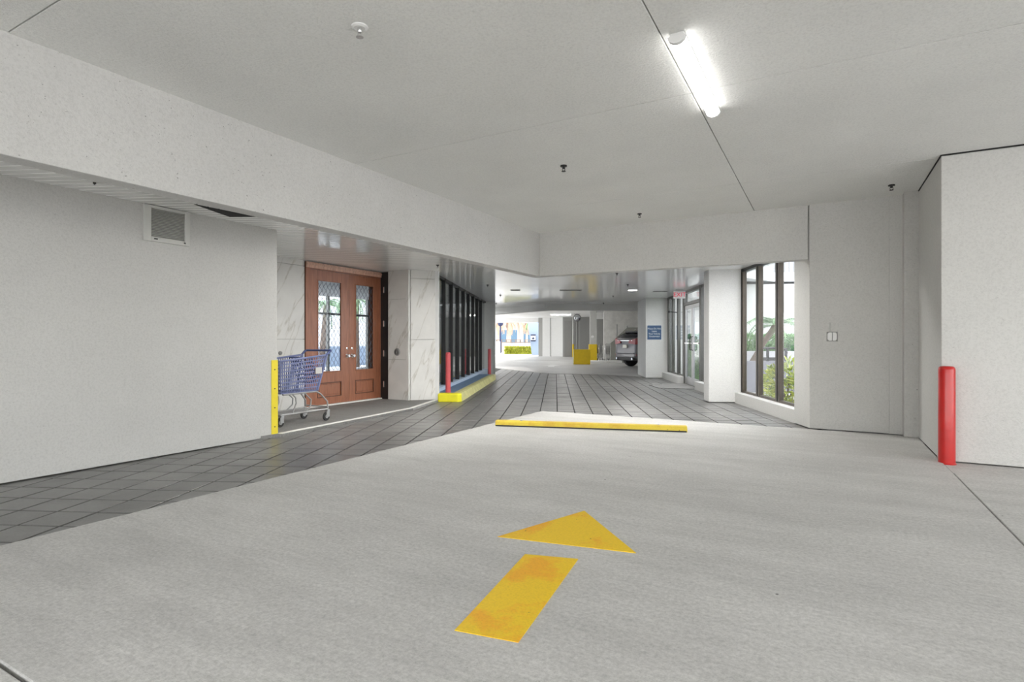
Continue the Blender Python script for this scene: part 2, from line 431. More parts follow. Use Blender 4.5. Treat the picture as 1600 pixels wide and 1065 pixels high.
# ------------------------------------------------------------------ garage shell
CZ = 3.07
ce = MB().box(-4.4, 7, -4.4, 8.95, 3.20, 3.45).build('ceiling', M['dark'], **SK)
g = .004
xs = [-4.34, -.87, 7]
for k, (x0, x1) in enumerate(zip(xs, xs[1:])):
    ys = [-4.4, -1.41, 1.455, 4.33, 7.09, 8.95]
    for y0, y1 in zip(ys, ys[1:]):
        MB().box(x0+g, x1-g, y0+g, y1-g, CZ, 3.2).build('ceiling_panel', M['ceil'], ce, bev=.003)
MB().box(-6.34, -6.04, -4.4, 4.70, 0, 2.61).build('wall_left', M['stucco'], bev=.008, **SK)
MB().box(-4.50, -4.32, -4.4, 8.86, 2.325, 3.45).build('ceiling_beam', M['stucco_beam'], bev=.006, **SK)
MB().box(-4.318, -.19, 8.68, 8.86, 2.325, 3.45).build('ceiling_beam', M['stucco'], bev=.006, **SK)
wf = MB().prism([(-.17, 8.68), (1.20, 8.68), (1.20, 9.1), (.35, 9.1), P(3.80, 8.20)[:2], P(3.80, 8.47)[:2], P(3.49, 8.47)[:2]], 0, 3.08).build('wall_front', M['stucco'], bev=.008, **SK)
MB().box(.88, 1.06, 8.50, 8.68, 0, CZ).build('pilaster', M['stucco_rough'], wf, bev=.006)
MB().box(.74, .885, 8.655, 8.68, 0, CZ).build('wall_strip', M['stucco'], wf)
wr = MB().box(1.03, 8.5, 6.99, 9.1, 0, CZ-.012).build('wall_right', M['stucco'], bev=.008, **SK)
MB().box(1.024, 8.5, 6.984, 9.1, CZ-.012, CZ+.002).build('sealant_joint', M['dark'], wr)
# vent, corner guard, wall box
vt = empty('wall_vent', (-6.04, 3.34, 2.35), label='louvred metal air vent high on left wall under the soffit', cat='vent')
fr = MB()
y0, y1, z0, z1 = -.24, .235, -.125, .245
fr.box(.0, .03, y0, y0+.075, z0, z1); fr.box(0, .03, y1-.055, y1, z0, z1); fr.box(0, .029, y0+.075, y1-.055, z0, z0+.05); fr.box(0, .029, y0+.075, y1-.055, z1-.03, z1)
fr.build('vent_frame', M['vent'], vt, bev=.004)
MB().box(.001, .006, y0+.06, y1-.05, z0+.04, z1-.02).build('backing', M['greyd'], vt)
sl = MB().extr([(.006, 0, 0), (.024, 0, -.011), (.026, 0, -.009), (.008, 0, .002)], (0, y0+.07, 0), (0, y1-.05, 0)).mesh('louvre', M['vent'])
for k in range(19): link('louvre', sl, vt, loc=(0, 0, z0+.055+k*.0155))
for yy, w in ((y0+.10, .035), (y1-.07, .02)):
    MB().box(.029, .033, yy, yy+w, z0+.022, z0+.034).build('clip', M['black'], vt)
cg = empty('corner_guard', (-6.04, 4.70, 0), label='yellow steel corner guard screwed to end of left wall', cat='corner guard')
MB().box(-.002, .008, -.085, .006, .02, .96).box(-.10, .0, .002, .008, .02, .96).build('guard_plate', M['yellowg'], cg)
for z in (.12, .36, .60, .84):
    MB().lathe([(.008, 0), (.008, .004)], 8, Matrix.Translation((.008, -.04, z)) @ Matrix.Rotation(R(90), 4, 'Y')).build('screw', M['black'], cg)
ob = empty('outlet_box', (.10, 8.68, 1.26), label='small white eight-sided box with conduit stub on front wall', cat='wall box')
MB().box(-.065, .065, -.014, 0, -.065, .065).build('back_plate', M['greyd'], ob, bev=.004)
for s in (-1, 1):
    o_ = [(s*.003, .056), (s*.038, .056), (s*.056, .036), (s*.056, -.036), (s*.038, -.056), (s*.003, -.056)]
    MB().extr([(a, 0, b) for a, b in o_], (0, -.045, 0), (0, -.012, 0)).build('box_cover', M['white'], ob, bev=.006)
MB().tube([(-.025, -.012, .065), (-.025, -.012, .19)], .008, 8).build('conduit', M['greyl'], ob)

# ceiling tube light and sprinkler heads
def tube_light(x, y, z, ln, label, rz=0, group='tube lights on the garage ceiling', mat='lamp'):
    t = empty('tube_light', (x, y, z), rz, label=label, cat='lamp', group=group)
    MB().box(-.045, .045, -ln/2-.02, ln/2+.02, -.03, 0).build('lamp_base', M['white'], t, bev=.01)
    pr = [(.05*math.cos(a)*1.0, 0, -.03-.042*math.sin(a)) for a in [math.pi*k/10 for k in range(11)]]
    MB().extr(pr, (0, -ln/2, 0), (0, ln/2, 0)).build('diffuser', M[mat], t, bev=.012, smooth=True)
    for s in (-1, 1):
        MB().extr([(a*1.06, b, c*1.06+.002) for a, b, c in pr], (0, s*(ln/2+.018)-.016, 0), (0, s*(ln/2+.018)+.016, 0)).build('end_cap', M['white'], t, bev=.01, smooth=True)
tube_light(-.775, 4.065, CZ, 1.24, 'lit white tube light on the near ceiling panel joint')
for x, y in ((-.8, -1.6), (3.2, 3.95), (3.2, -1.6)):  # extra lamps outside the view, added to lift the garage light
    tube_light(x, y, CZ, 1.30, 'added fill tube light on the garage ceiling out of view')
def sprinkler(x, y, z, label, plate=True, k=1.0, mat='black'):
    s = empty('sprinkler_head', (x, y, z), label=label, cat='sprinkler', group='sprinkler heads')
    if plate:
        MB().lathe([(.050*k, 0), (.048*k, -.006), (.034*k, -.012), (.03*k, -.008)], 18).build('escutcheon', M['white'], s, smooth=True)
        MB().lathe([(.014*k, -.006), (.014*k, -.03*k), (.010*k, -.036*k)], 10).build('sprinkler_body', M['chrome'], s, smooth=True)
    else:
        MB().lathe([(.036*k, 0), (.036*k, -.012), (.014*k, -.016), (.013*k, -.035*k)], 12).build('sprinkler_body', M['black'], s, smooth=True)
    MB().tube([(-.014*k, 0, -.03*k), (-.016*k, 0, -.05*k), (0, 0, -.06*k), (.016*k, 0, -.05*k), (.014*k, 0, -.03*k)], .003*k, 6).build('sprinkler_arms', M[mat], s)
    MB().lathe([(.022*k, -.060*k), (.022*k, -.064*k)], 12).build('deflector', M[mat], s)
sprinkler(-2.41, 2.45, CZ, 'sprinkler head with white escutcheon on the near ceiling', True, 1.0, 'chrome')
sprinkler(-2.42, 5.45, CZ, 'dark sprinkler head in the middle of the garage ceiling', False)
sprinkler(-2.36, 8.05, CZ, 'small dark sprinkler head close above the cross beam', False, .9)
sprinkler(.71, 8.05, CZ, 'dark sprinkler head beside the ceiling corner at front wall', False)

# ------------------------------------------------------------------ soffit of metal slats over the driveway
SZ = 2.60
soff = [(-6.10, .4), (-4.45, .4), (-4.45, 8.75), (-.25, 8.75), P(3.95, 8.3)[:2], P(3.95, 21.75)[:2], P(3.3, 21.75)[:2], P(-.385, 21.15)[:2], P(-3.3, 25.0)[:2],
        P(-2.6, 20)[:2], P(-2.6, 11.0)[:2], (-7.2, 8.7), (-7.95, 8.7), (-7.95, 4.3), (-6.10, 4.3)]
so = MB().prism(soff, 2.625, 2.80).build('ceiling_soffit', M['dark'], **SK)
MB().box(-6.34, -4.4, -4.4, .4, 2.6, 2.8).build('ceiling_soffit', M['soffit'], **SK)
w2, e = .0455, .005
sm = MB().add([(0,-w2,.012),(0,-w2,e),(0,-w2+e,0),(0,w2-e,0),(0,w2,e),(0,w2,.012),(1,-w2,.012),(1,-w2,e),(1,-w2+e,0),(1,w2-e,0),(1,w2,e),(1,w2,.012)],
              [(0,1,7,6),(1,2,8,7),(2,3,9,8),(3,4,10,9),(4,5,11,10),(5,0,6,11)]).mesh('soffit_slat', M['soffit'])
suv = [UV(*p) for p in soff]
u = 2.35; ns = 0
while u < 25:
    xs_ = []
    for (v0, u0), (v1, u1) in zip(suv, suv[1:]+suv[:1]):
        if (u0 > u) != (u1 > u): xs_.append(v0 + (v1-v0)*(u-u0)/(u1-u0))
    xs_.sort()
    for a, b in zip(xs_[::2], xs_[1::2]):
        if b - a > .05:
            o = link('soffit_slat', sm, so, loc=P(a, u, SZ+.0), rz=RU); o.scale = (b-a, 1, 1); ns += 1
    u += .1016
# dark plate painted as the shade where slats dropped away beside the beam
MB().prism([(-5.62, 3.38), (-5.84, 3.92), (-5.58, 4.06)], SZ-.004, SZ+.01).build('soffit_gap_shade', M['dark'], so)
# things set in the soffit
def downlight(v, u, label):
    t = empty('downlight', P(v, u, SZ), uv=True, label=label, cat='lamp', group='recessed lights in the soffit')
    MB().lathe([(.13, .002), (.13, -.008), (.115, -.012), (.11, 0)], 24).build('trim_ring', M['white'], t, smooth=True)
    MB().lathe([(.11, .004), (.11, -.006)], 24).build('lens', M['down'], t)
downlight(2.11, 15.5, 'lit oval recessed light in the driveway soffit')
for x_, y_ in ((-5.0, 6.2), (-3.6, 9.3), (-1.9, 9.3)):  # added lamps, unseen from the camera, to brighten driveway and entrance
    downlight(*UV(x_, y_), 'added fill light unseen in the soffit behind a deep beam')
def slot(v0, v1, u, label):
    t = empty('slot_diffuser', P((v0+v1)/2, u, SZ), uv=True, label=label, cat='vent', group='slot vents in the soffit')
    h = (v1-v0)/2
    MB().box(-h, h, -.07, -.055, -.012, 0).box(-h, h, .055, .07, -.012, 0).box(-h, -h+.015, -.055, .055, -.012, 0).box(h-.015, h, -.055, .055, -.012, 0).build('slot_frame', M['greyd'], t)
    MB().box(-h+.015, h-.015, -.055, .055, -.006, 0).build('slot_opening', M['dark'], t)
slot(.11, .72, 15.4, 'long dark slot vent in the middle of driveway soffit')
slot(-1.23, -.97, 15.28, 'short dark slot vent on louvre side of driveway soffit')
slot(2.75, 3.15, 16.0, 'dark slot vent in soffit near the sign column')
for v_, u_, lb in ((-2.17, 10.14, 'black sprinkler at soffit corner above the marble pier'), (-1.69, 13.8, 'black sprinkler in soffit before the louvred windows'),
                   (-1.68, 16.96, 'black sprinkler in soffit behind the short slot vent'), (-2.2, 20.6, 'black sprinkler in soffit nearest the far left pier'),
                   (1.27, 11.68, 'black sprinkler in soffit just beyond the cross beam'), (1.78, 13.94, 'black sprinkler in soffit before the lit recessed light'),
                   (1.78, 17.47, 'black sprinkler in soffit behind the lit recessed light'), (1.77, 20.8, 'black sprinkler in soffit next to the far beam')):
    x, y, _ = P(v_, u_); sprinkler(x, y, SZ, lb, False, .8)
sprinkler(-5.62, 2.49, SZ, 'small black sprinkler in soffit above the left wall', False, .35)

# ------------------------------------------------------------------ entrance: landing, marble walls, wooden double door
ld = MB().prism(landing, -.029, .03).build('landing', M['landing'], **SK)
def strip(a, b, w=.07, z0=-.028, z1=.036):
    a = Vector((*a, 0)); b = Vector((*b, 0)); n = (b-a).cross(Vector((0,0,1))).normalized()*w
    return [(a.x, a.y), (b.x, b.y), (b.x-n.x, b.y-n.y), (a.x-n.x, a.y-n.y)]
kb = MB()
ed = [(-6.02, 4.55), (-5.95, 4.70), (-6.24, 7.62), (-6.69, 8.93)]
for a, b in zip(ed[1:], ed[2:]): kb.prism(strip(a, b), -.028, .038)
kb.build('edge_strip', M['whitestrip'], ld)
wm = MB().box(-8.2, -7.885, 3.9, 6.69, 0, 2.62).prism([(-8.2, 8.62), (-7.66, 8.565), (-7.14, 8.565), (-6.74, 9.02), P(-2.6, 11.3)[:2], (-8.2, 10.0)], 0, 2.62).build('wall_entrance', M['joint'], **SK)
MB().box(-8.2, -6.34, 3.6, 3.9, 0, 2.62).build('wall_vestibule', M['stucco'], **SK)
def mpanels(a, b, zs, cols=1, thick=.016):
    a = Vector((*a, 0)); b = Vector((*b, 0)); d = (b-a)/cols; n = d.cross(Vector((0,0,1))).normalized()*thick
    for c in range(cols):
        p0 = a + d*c + d.normalized()*.003; p1 = a + d*(c+1) - d.normalized()*.003
        for z0, z1 in zip(zs, zs[1:]):
            MB().prism([(p0.x,p0.y),(p1.x,p1.y),(p1.x+n.x,p1.y+n.y),(p0.x+n.x,p0.y+n.y)], z0+.003, z1-.003).build('marble_panel', M['marble'], wm, bev=.002)
mpanels((-7.885, 3.95), (-7.885, 6.68), [.03, 1.23, 2.50, 2.61][0:4])
for o in list(wm.children): pass
mpanels((-7.64, 8.565), (-7.16, 8.565), [.03, .83, 2.03, 2.61])
mpanels((-7.10, 8.59), (-6.78, 8.965), [.03, 1.23, 2.43, 2.61])
# flip check: panels must lie on the seen side
MB().box(-7.18, -7.10, 8.535, 8.60, .03, 2.61).build('corner_trim', M['marble'], wm, bev=.01)
MB().prism([(-6.80, 8.95), (-6.72, 8.99), (-6.76, 9.08), (-6.84, 9.04)], .0, 2.61).build('edge_post', M['white'], wm, bev=.006)
# call plate on the pier and door button
x = empty('speaker_plate', (-7.40, 8.548, .98), label='round dark grille plate on the marble pier', cat='wall plate')
MB().lathe([(.075, 0), (.075, .01), (.06, .016)], 24, Matrix.Rotation(R(90), 4, 'X')).build('plate', M['greyd'], x, smooth=True)
for r_ in (.02, .035, .05):
    pts = [(r_*math.cos(t), -.018, r_*math.sin(t)) for t in [2*math.pi*k/20 for k in range(21)]]
    MB().tube(pts, .0035, 6).build('grille_ring', M['black'], x)
x = empty('door_button', (-7.868, 6.18, 1.00), label='small dark push button on marble left of door', cat='button')
MB().lathe([(.035, 0), (.03, .02), (.012, .03)], 14, Matrix.Rotation(R(90), 4, 'Y')).build('button_cap', M['greyd'], x, smooth=True)

dr = empty('door_1', (-7.87, 6.69, .03), **SK)      # local y runs along the wall
MB().box(-.30, .02, -.0, .10, 0, 2.555).box(-.30, .02, 1.865, 1.94, 0, 2.555).box(-.30, .02, .10, 1.865, 2.44, 2.555).build('door_frame', M['wood'], dr, bev=.004)
MB().box(.02, .045, -.0, 1.90, 2.455, 2.555).box(.045, .06, -.0, 1.90, 2.50, 2.535).build('header_moulding', M['woodl'], dr, bev=.005)
MB().box(-.02, .06, 0, 1.9, -.002, .022).build('threshold', M['whitestrip'], dr, bev=.003)
MB().box(-.05, .215, 1.872, 1.90, 0, 2.555).box(-.02, .0, -.03, 0, 0, 2.555).build('black_jamb', M['black'], dr)
for z in (.30, .92, 1.52, 2.2):
    MB().box(.10, .125, 1.855, 1.871, z-.06, z+.06).build('hinge', M['chrome'], dr, bev=.003)
def leaf(y0, y1, name, knob_y):
    gy0, gy1, gz0, gz1 = y0+.165, y1-.19 if knob_y > (y0+y1)/2 else y1-.165, .60, 2.27
    if knob_y < (y0+y1)/2: gy0 = y0+.15
    py0, py1, pz0, pz1 = gy0-.0, gy1+.0, .15, .42
    X0, X1 = -.045, .0
    m = MB()
    for a, b, c, d in ((y0, gy0, .025, 2.435), (gy1, y1, .025, 2.435), (gy0, gy1, .025, pz0), (gy0, gy1, pz1, gz0), (gy0, gy1, gz1, 2.435)):
        m.box(X0, X1, a, b, c, d)
    lf = m.build('door_leaf', M['wood'], dr)
    MB().box(-.035, -.018, py0, py1, pz0, pz1).box(-.018, -.004, py0+.045, py1-.045, pz0+.045, pz1-.045).build('raised_panel', M['wood'], lf, bev=.008)
    fm = MB(); w = .022
    for a, b, c, d in ((gy0, gy0+w, gz0, gz1), (gy1-w, gy1, gz0, gz1), (gy0+w, gy1-w, gz0, gz0+w), (gy0+w, gy1-w, gz1-w, gz1)):
        fm.box(-.012, .008, a, b, c, d)
    fm.build('moulding', M['wood'], lf, bev=.004)
    fm = MB(); w3 = .016
    for a, b, c, d in ((py0, py0+w3, pz0, pz1), (py1-w3, py1, pz0, pz1), (py0+w3, py1-w3, pz0, pz0+w3), (py0+w3, py1-w3, pz1-w3, pz1)):
        fm.box(-.012, .004, a, b, c, d)
    fm.build('panel_shade_line', M['wood_shade'], lf, bev=.003)  # raised dark strip painted for the shade around the sunk panel
    MB().box(-.026, -.020, gy0+.003, gy1-.003, gz0+.003, gz1-.003).build('glass_pane', M['glass'], lf)
    lat = MB(); ga, gb, gc, gd = gy0+w, gy1-w, gz0+w, gz1-w; sp = .094; rise = 1.55
    k = -40
    while k < 60:
        for sg in (1, -1):
            pts = []
            n = 40
            for i in range(n+1):
                yy = ga + (gb-ga)*i/n; zz = gc + k*sp*rise + sg*rise*(yy-ga)
                if gc <= zz <= gd: pts.append((-.014, yy + .006*math.sin(zz*math.pi/(sp*rise)*2), zz))
            if len(pts) > 1: lat.tube(pts, .0045, 4, False)
        k += 1
    lat.build('lead_lattice', M['lead'], lf)
    kn = MB()
    Mx = Matrix.Translation((0, knob_y, .89)) @ Matrix.Rotation(R(90), 4, 'Y')
    kn.lathe([(.036, 0), (.036, .006), (.012, .012), (.012, .035), (.03, .045), (.034, .06), (.026, .072)], 16, Mx)
    kn.build('door_knob', M['chrome'], lf, smooth=True)
    kn = MB().lathe([(.024, 0), (.024, .01), (.012, .014)], 14, Matrix.Translation((0, knob_y, 1.03)) @ Matrix.Rotation(R(90), 4, 'Y')).build('lock_cylinder', M['chrome'], lf, smooth=True)
leaf(.103, 1.033, 'a', .97); leaf(1.037, 1.862, 'b', 1.10)

# lobby behind the door and the louvred windows
lb = MB().prism([(-8.2, 4), (-14, 4), (-14, 18.5), P(-2.7, 19.6)[:2], P(-2.7, 11.2)[:2], (-8.2, 8.7)], -.029, .02).build('floor_lobby', M['landing'], **SK)
MB().prism([(-7.95, 4), (-14.2, 4), (-14.2, 18.5), P(-2.55, 20)[:2], P(-2.55, 11.2)[:2], (-7.95, 8.7)], 2.66, 2.85).build('ceiling_lobby', M['white'], **SK)
MB().box(-14.2, -14, 4, 10.2, 0, 2.66).box(-14.2, -14, 15.6, 18.6, 0, 2.66).box(-14.2, -8, 3.7, 4.0, 0, 2.66).box(-14.2, -11.3, 18.4, 18.6, 0, 2.66).build('wall_lobby', M['greyl'], **SK)
lw = empty('window_4', (-14.1, 0, 0), **SK)
for k in range(7):
    yy = 10.2 + k*.9; MB().box(-.05, .05, yy-.03, yy+.03, .0, 2.66).build('mullion', M['greyframe'], lw)
    if k < 6: MB().box(-.006, .006, yy+.03, yy+.87, .02, 2.64).build('glass_pane', M['glass'], lw)
MB().box(-.05, .05, 10.2, 15.6, 2.05, 2.12).build('transom', M['greyframe'], lw)

# ------------------------------------------------------------------ left louvred window bay, kerb and small red bollards
wl = empty('window_3', uv=True, **SK)
fin = MB().box(-.025, .045, -.035, .035, 0, 2.40).mesh('window_fin', M['fin'])
us = [12.3 + .885*k for k in range(8)]
for uu in us: link('window_fin', fin, wl, loc=(-2.50, uu, .22))
edges = [11.25] + us + [19.55]
for a, b in zip(edges, edges[1:]):
    MB().box(-2.512, -2.504, a+.036, b-.036, .22, 2.60).build('glass_pane', M['glassr'], wl)
MB().box(-2.56, -2.46, 11.1, 19.6, 2.545, 2.60).build('head_rail', M['black'], wl)
MB().box(-2.60, -2.40, 11.1, 19.6, .0, .225).build('window_ledge', M['bluel'], wl, bev=.01)
sw = MB().box(-2.40, -2.05, 11.0, 17.5, -.03, .15).build('sidewalk', M['blue'], uv=True, **SK)
kp = [(-2.06, 0, .155), (-1.97, 0, .150), (-1.93, 0, .13), (-1.86, 0, -.028), (-2.06, 0, -.028)]
ke = MB().extr(kp, (0, 11.08, 0), (0, 17.35, 0)).build('kerb', M['yellowf'], uv=True, bev=.01, **SK)
MB().prism([(-2.34, 10.93), (-1.93, 10.93), (-1.865, 11.05), (-1.95, 11.14), (-2.34, 11.14)], -.028, .157).build('kerb_end', M['yellowk'], ke, bev=.03)
MB().prism([(-2.06, 17.35), (-1.87, 17.35), (-1.88, 17.5), (-1.95, 17.62), (-2.06, 17.66)], -.028, .15).build('kerb_tip', M['beige'], ke, bev=.03)
def bollard(loc, r, h, mat, label, group=None):
    t = empty('bollard', loc, label=label, cat='bollard', group=group)
    MB().lathe([(r, 0), (r, h-.035), (r*.93, h-.015), (r*.75, h-.004), (r*.3, h)], 28).build('post', M[mat], t, smooth=True)
    MB().lathe([(r+.006, 0), (r+.006, .008), (r, .014)], 28).build('base_collar', M[mat], t)
    return t
bollard((1.062, 6.905, -.012), .070, .965, 'red', 'tall glossy red bollard at the right wall corner')
bollard(P(-2.19, 11.25, .15), .052, .82, 'redf', 'slim red bollard on the bright yellow kerb end')
bollard(P(-2.12, 17.8, 0), .052, .95, 'redf', 'slim faded red bollard beyond the far kerb end')
MB().prism([(-2.9, 19.6), (-2.20, 19.6), (-2.20, 20.3), (-2.9, 20.3)], 0, 2.62).build('pillar', M['greyl'], uv=True, bev=.01, **SK)

# ------------------------------------------------------------------ right side: columns, windows, glazed door
MB().box(3.0, 3.62, 11.20, 11.58, 0, 2.63).build('column', M['stucco_lit'], uv=True, bev=.012, **SK)
MB().box(3.60, 3.72, 11.31, 11.58, 0, 2.63).build('column_return', M['stucco_lit'], uv=True, **SK)
MB().prism([(2.93, 18.44), (3.50, 18.44), (3.78, 18.46), (3.78, 20.2), (2.93, 20.2)], 0, 2.63).build('column', M['stucco_lit'], uv=True, bev=.012, **SK)
def mull(v0, u0, u1, dv, z0, z1, mat, parent):
    MB().box(v0, v0+dv, u0, u1, z0, z1).build('mullion', M[mat], parent, bev=.004)
    MB().box(v0-.006, v0+dv*.45, u0+(u1-u0)*.42, u0+(u1-u0)*.58, z0, z1).build('mullion_cap', M['black'], parent)
w1 = empty('window_1', uv=True, **SK)
for uc in (11.22, 10.36, 9.46): mull(3.63, uc-.085, uc+.085, .075, .215, 2.60, 'bronze', w1)
MB().box(3.64, 3.70, 8.45, 11.28, .195, .235).build('sill_rail', M['bronze'], w1)
MB().box(3.62, 3.72, 8.45, 11.28, 2.545, 2.60).build('head_rail', M['black'], w1)
for a, b in ((8.47, 9.375), (9.545, 10.275), (10.445, 11.135)):
    MB().box(3.662, 3.670, a, b, .235, 2.545).build('glass_pane', M['glass'], w1)
MB().box(3.50, 3.80, 8.46, 11.22, -.02, .195).build('window_sill', M['stucco'], w1, bev=.01)
w2_ = empty('window_2', uv=True, **SK)
for uc in (18.35, 17.75, 16.95): mull(3.63, uc-.085, uc+.085, .075, .20, 2.60, 'greyframe', w2_)
for uc in (16.14, 14.28, 13.4, 12.5): mull(3.61, uc-.085, uc+.085, .11, .0 if uc in (16.14,) else .2, 2.60, 'greyframe', w2_)
MB().box(3.62, 3.74, 11.6, 18.44, 2.53, 2.60).box(3.64, 3.70, 16.2, 18.44, .195, .235).box(3.64, 3.70, 11.6, 14.2, .195, .235).build('frame_rail', M['greyframe'], w2_)
for a, b in ((17.83, 18.26), (17.03, 17.67), (16.22, 16.87), (13.48, 14.20), (12.58, 13.32), (11.6, 12.42)):
    MB().box(3.662, 3.670, a, b, .235, 2.53).build('glass_pane', M['glass'], w2_)
MB().box(3.45, 3.80, 16.08, 18.44, -.02, .195).build('window_sill', M['stucco'], w2_, bev=.012)
MB().box(3.45, 3.80, 11.58, 14.18, -.02, .195).build('window_sill', M['stucco'], w2_, bev=.012)
d2 = empty('door_2', uv=True, **SK)
MB().box(3.62, 3.72, 14.36, 16.06, 2.19, 2.27).box(3.62, 3.74, 14.36, 16.06, -.02, .02).build('door_frame', M['greyframe'], d2)
MB().box(3.662, 3.670, 14.38, 16.04, 2.27, 2.53).build('transom_pane', M['glass'], d2)
for a, b, hy in ((14.37, 15.205, 15.12), (15.215, 16.05, 15.30)):
    lf = MB().box(3.64, 3.69, a, a+.07, .02, 2.18).box(3.64, 3.69, b-.07, b, .02, 2.18).box(3.64, 3.69, a+.07, b-.07, .02, .2).box(3.64, 3.69, a+.07, b-.07, 2.09, 2.18).build('door_leaf', M['steel'], d2)
    MB().box(3.661, 3.669, a+.07, b-.07, .2, 2.09).build('glass_pane', M['glass'], lf)
    MB().tube([(3.64, hy, .95), (3.59, hy, .97), (3.59, hy, 1.30), (3.64, hy, 1.32)], .012, 8).build('pull_handle', M['black'], lf)
    MB().box(3.61, 3.64, a+.07, b-.07, 1.12, 1.16).build('push_bar', M['chrome'], lf)
MB().prism([(2.55, 15.5), (2.62, 14.5), (3.45, 14.25), (3.62, 14.40), (3.62, 16.0), (3.45, 16.1)], -.028, .004).build('door_apron', M['landing'], uv=True, **SK)
# exit sign, device, blue notice
ex = empty('exit_sign', P(3.36, 15.45, 2.60), uv=True, label='lit red EXIT sign hanging from the soffit by glazed door', cat='sign')
MB().box(-.10, .10, -.03, .03, -.04, 0).build('canopy', M['greyl'], ex, bev=.004)
MB().box(-.155, .155, -.025, .025, -.245, -.045).build('sign_box', M['white'], ex, bev=.006)
text('exit_letters', 'EXIT', .165, M['exitred'], ex, (0, -.027, -.147), (R(90), 0, 0), .003)
dv = empty('arm_device', P(3.60, 16.9, 2.05), uv=True, label='small black ball camera on an arm beside the exit sign', cat='camera')
MB().tube([(0, 0, 0), (-.22, -.02, .02)], .014, 8).build('arm', M['black'], dv)
MB().lathe([(.01, -.035), (.032, -.02), (.038, 0), (.03, .025), (.01, .034)], 12, Matrix.Translation((-.23, -.02, .02))).build('camera_ball', M['black'], dv, smooth=True)
bs_ = empty('notice_sign', P(3.205, 18.435, 1.475), uv=True, label='blue notice with white lettering on the far square column', cat='sign')
MB().box(-.225, .225, -.012, 0, -.23, .23).build('sign_panel', M['signblue'], bs_, bev=.004)
MB().box(-.235, .235, -.007, 0, -.24, .24).build('sign_border', M['letter'], bs_)
for k, (ln, sx) in enumerate((('Please Do Not', 1), ('Leave', 1), ('Your Vehicle', 1), ('Unattended', 1))):
    text('lettering', ln, .076, M['letter'], bs_, (0, -.0135, .125-.083*k), (R(90), 0, 0), .001, width=.92)

# ------------------------------------------------------------------ floor markings and wheel stop
ar = empty('painted_arrow', (-1.35, 2.7, 0), label='yellow arrow painted on the concrete floor', cat='arrow')
def rel(pts): return [(a+1.35, b-2.7) for a, b in pts]
MB().prism(rel([(-1.744, 2.935), (-.925, 3.090), (-1.475, 3.68)]), -.001, .003).build('arrow_head', M['yellow'], ar)
MB().prism(rel([(-1.465, 2.768), (-1.178, 2.850), (-1.060, 1.945), (-1.335, 1.898)]), -.001, .003).build('arrow_shaft', M['yellow'], ar)
wa = Vector((-4.045, 6.735, 0)); wb = Vector((-1.56, 7.50, 0)); wd = wb-wa; ang = math.atan2(wd.y, wd.x); wlen = wd.length
st = empty('wheel_stop', tuple((wa+wb)/2), ang, label='long yellow concrete wheel stop lying before the paving', cat='wheel stop')
pr = [(0, .0, 0), (0, .015, .065), (0, .035, .078), (0, .115, .078), (0, .135, .065), (0, .15, 0)]
MB().extr(pr, (-wlen/2, 0, 0), (wlen/2, 0, 0)).build('stop_bar', M['yellowstop'], st, bev=.008)
MB().box(-wlen/2+.01, wlen/2-.01, -.004, .01, .001, .018).build('stop_foot', M['cardark'], st)
for xx in (-wlen*.36, wlen*.36): MB().lathe([(.014, .07), (.014, .083), (.008, .086)], 10, Matrix.Translation((xx, .075, 0))).build('fixing_bolt', M['steel'], st)

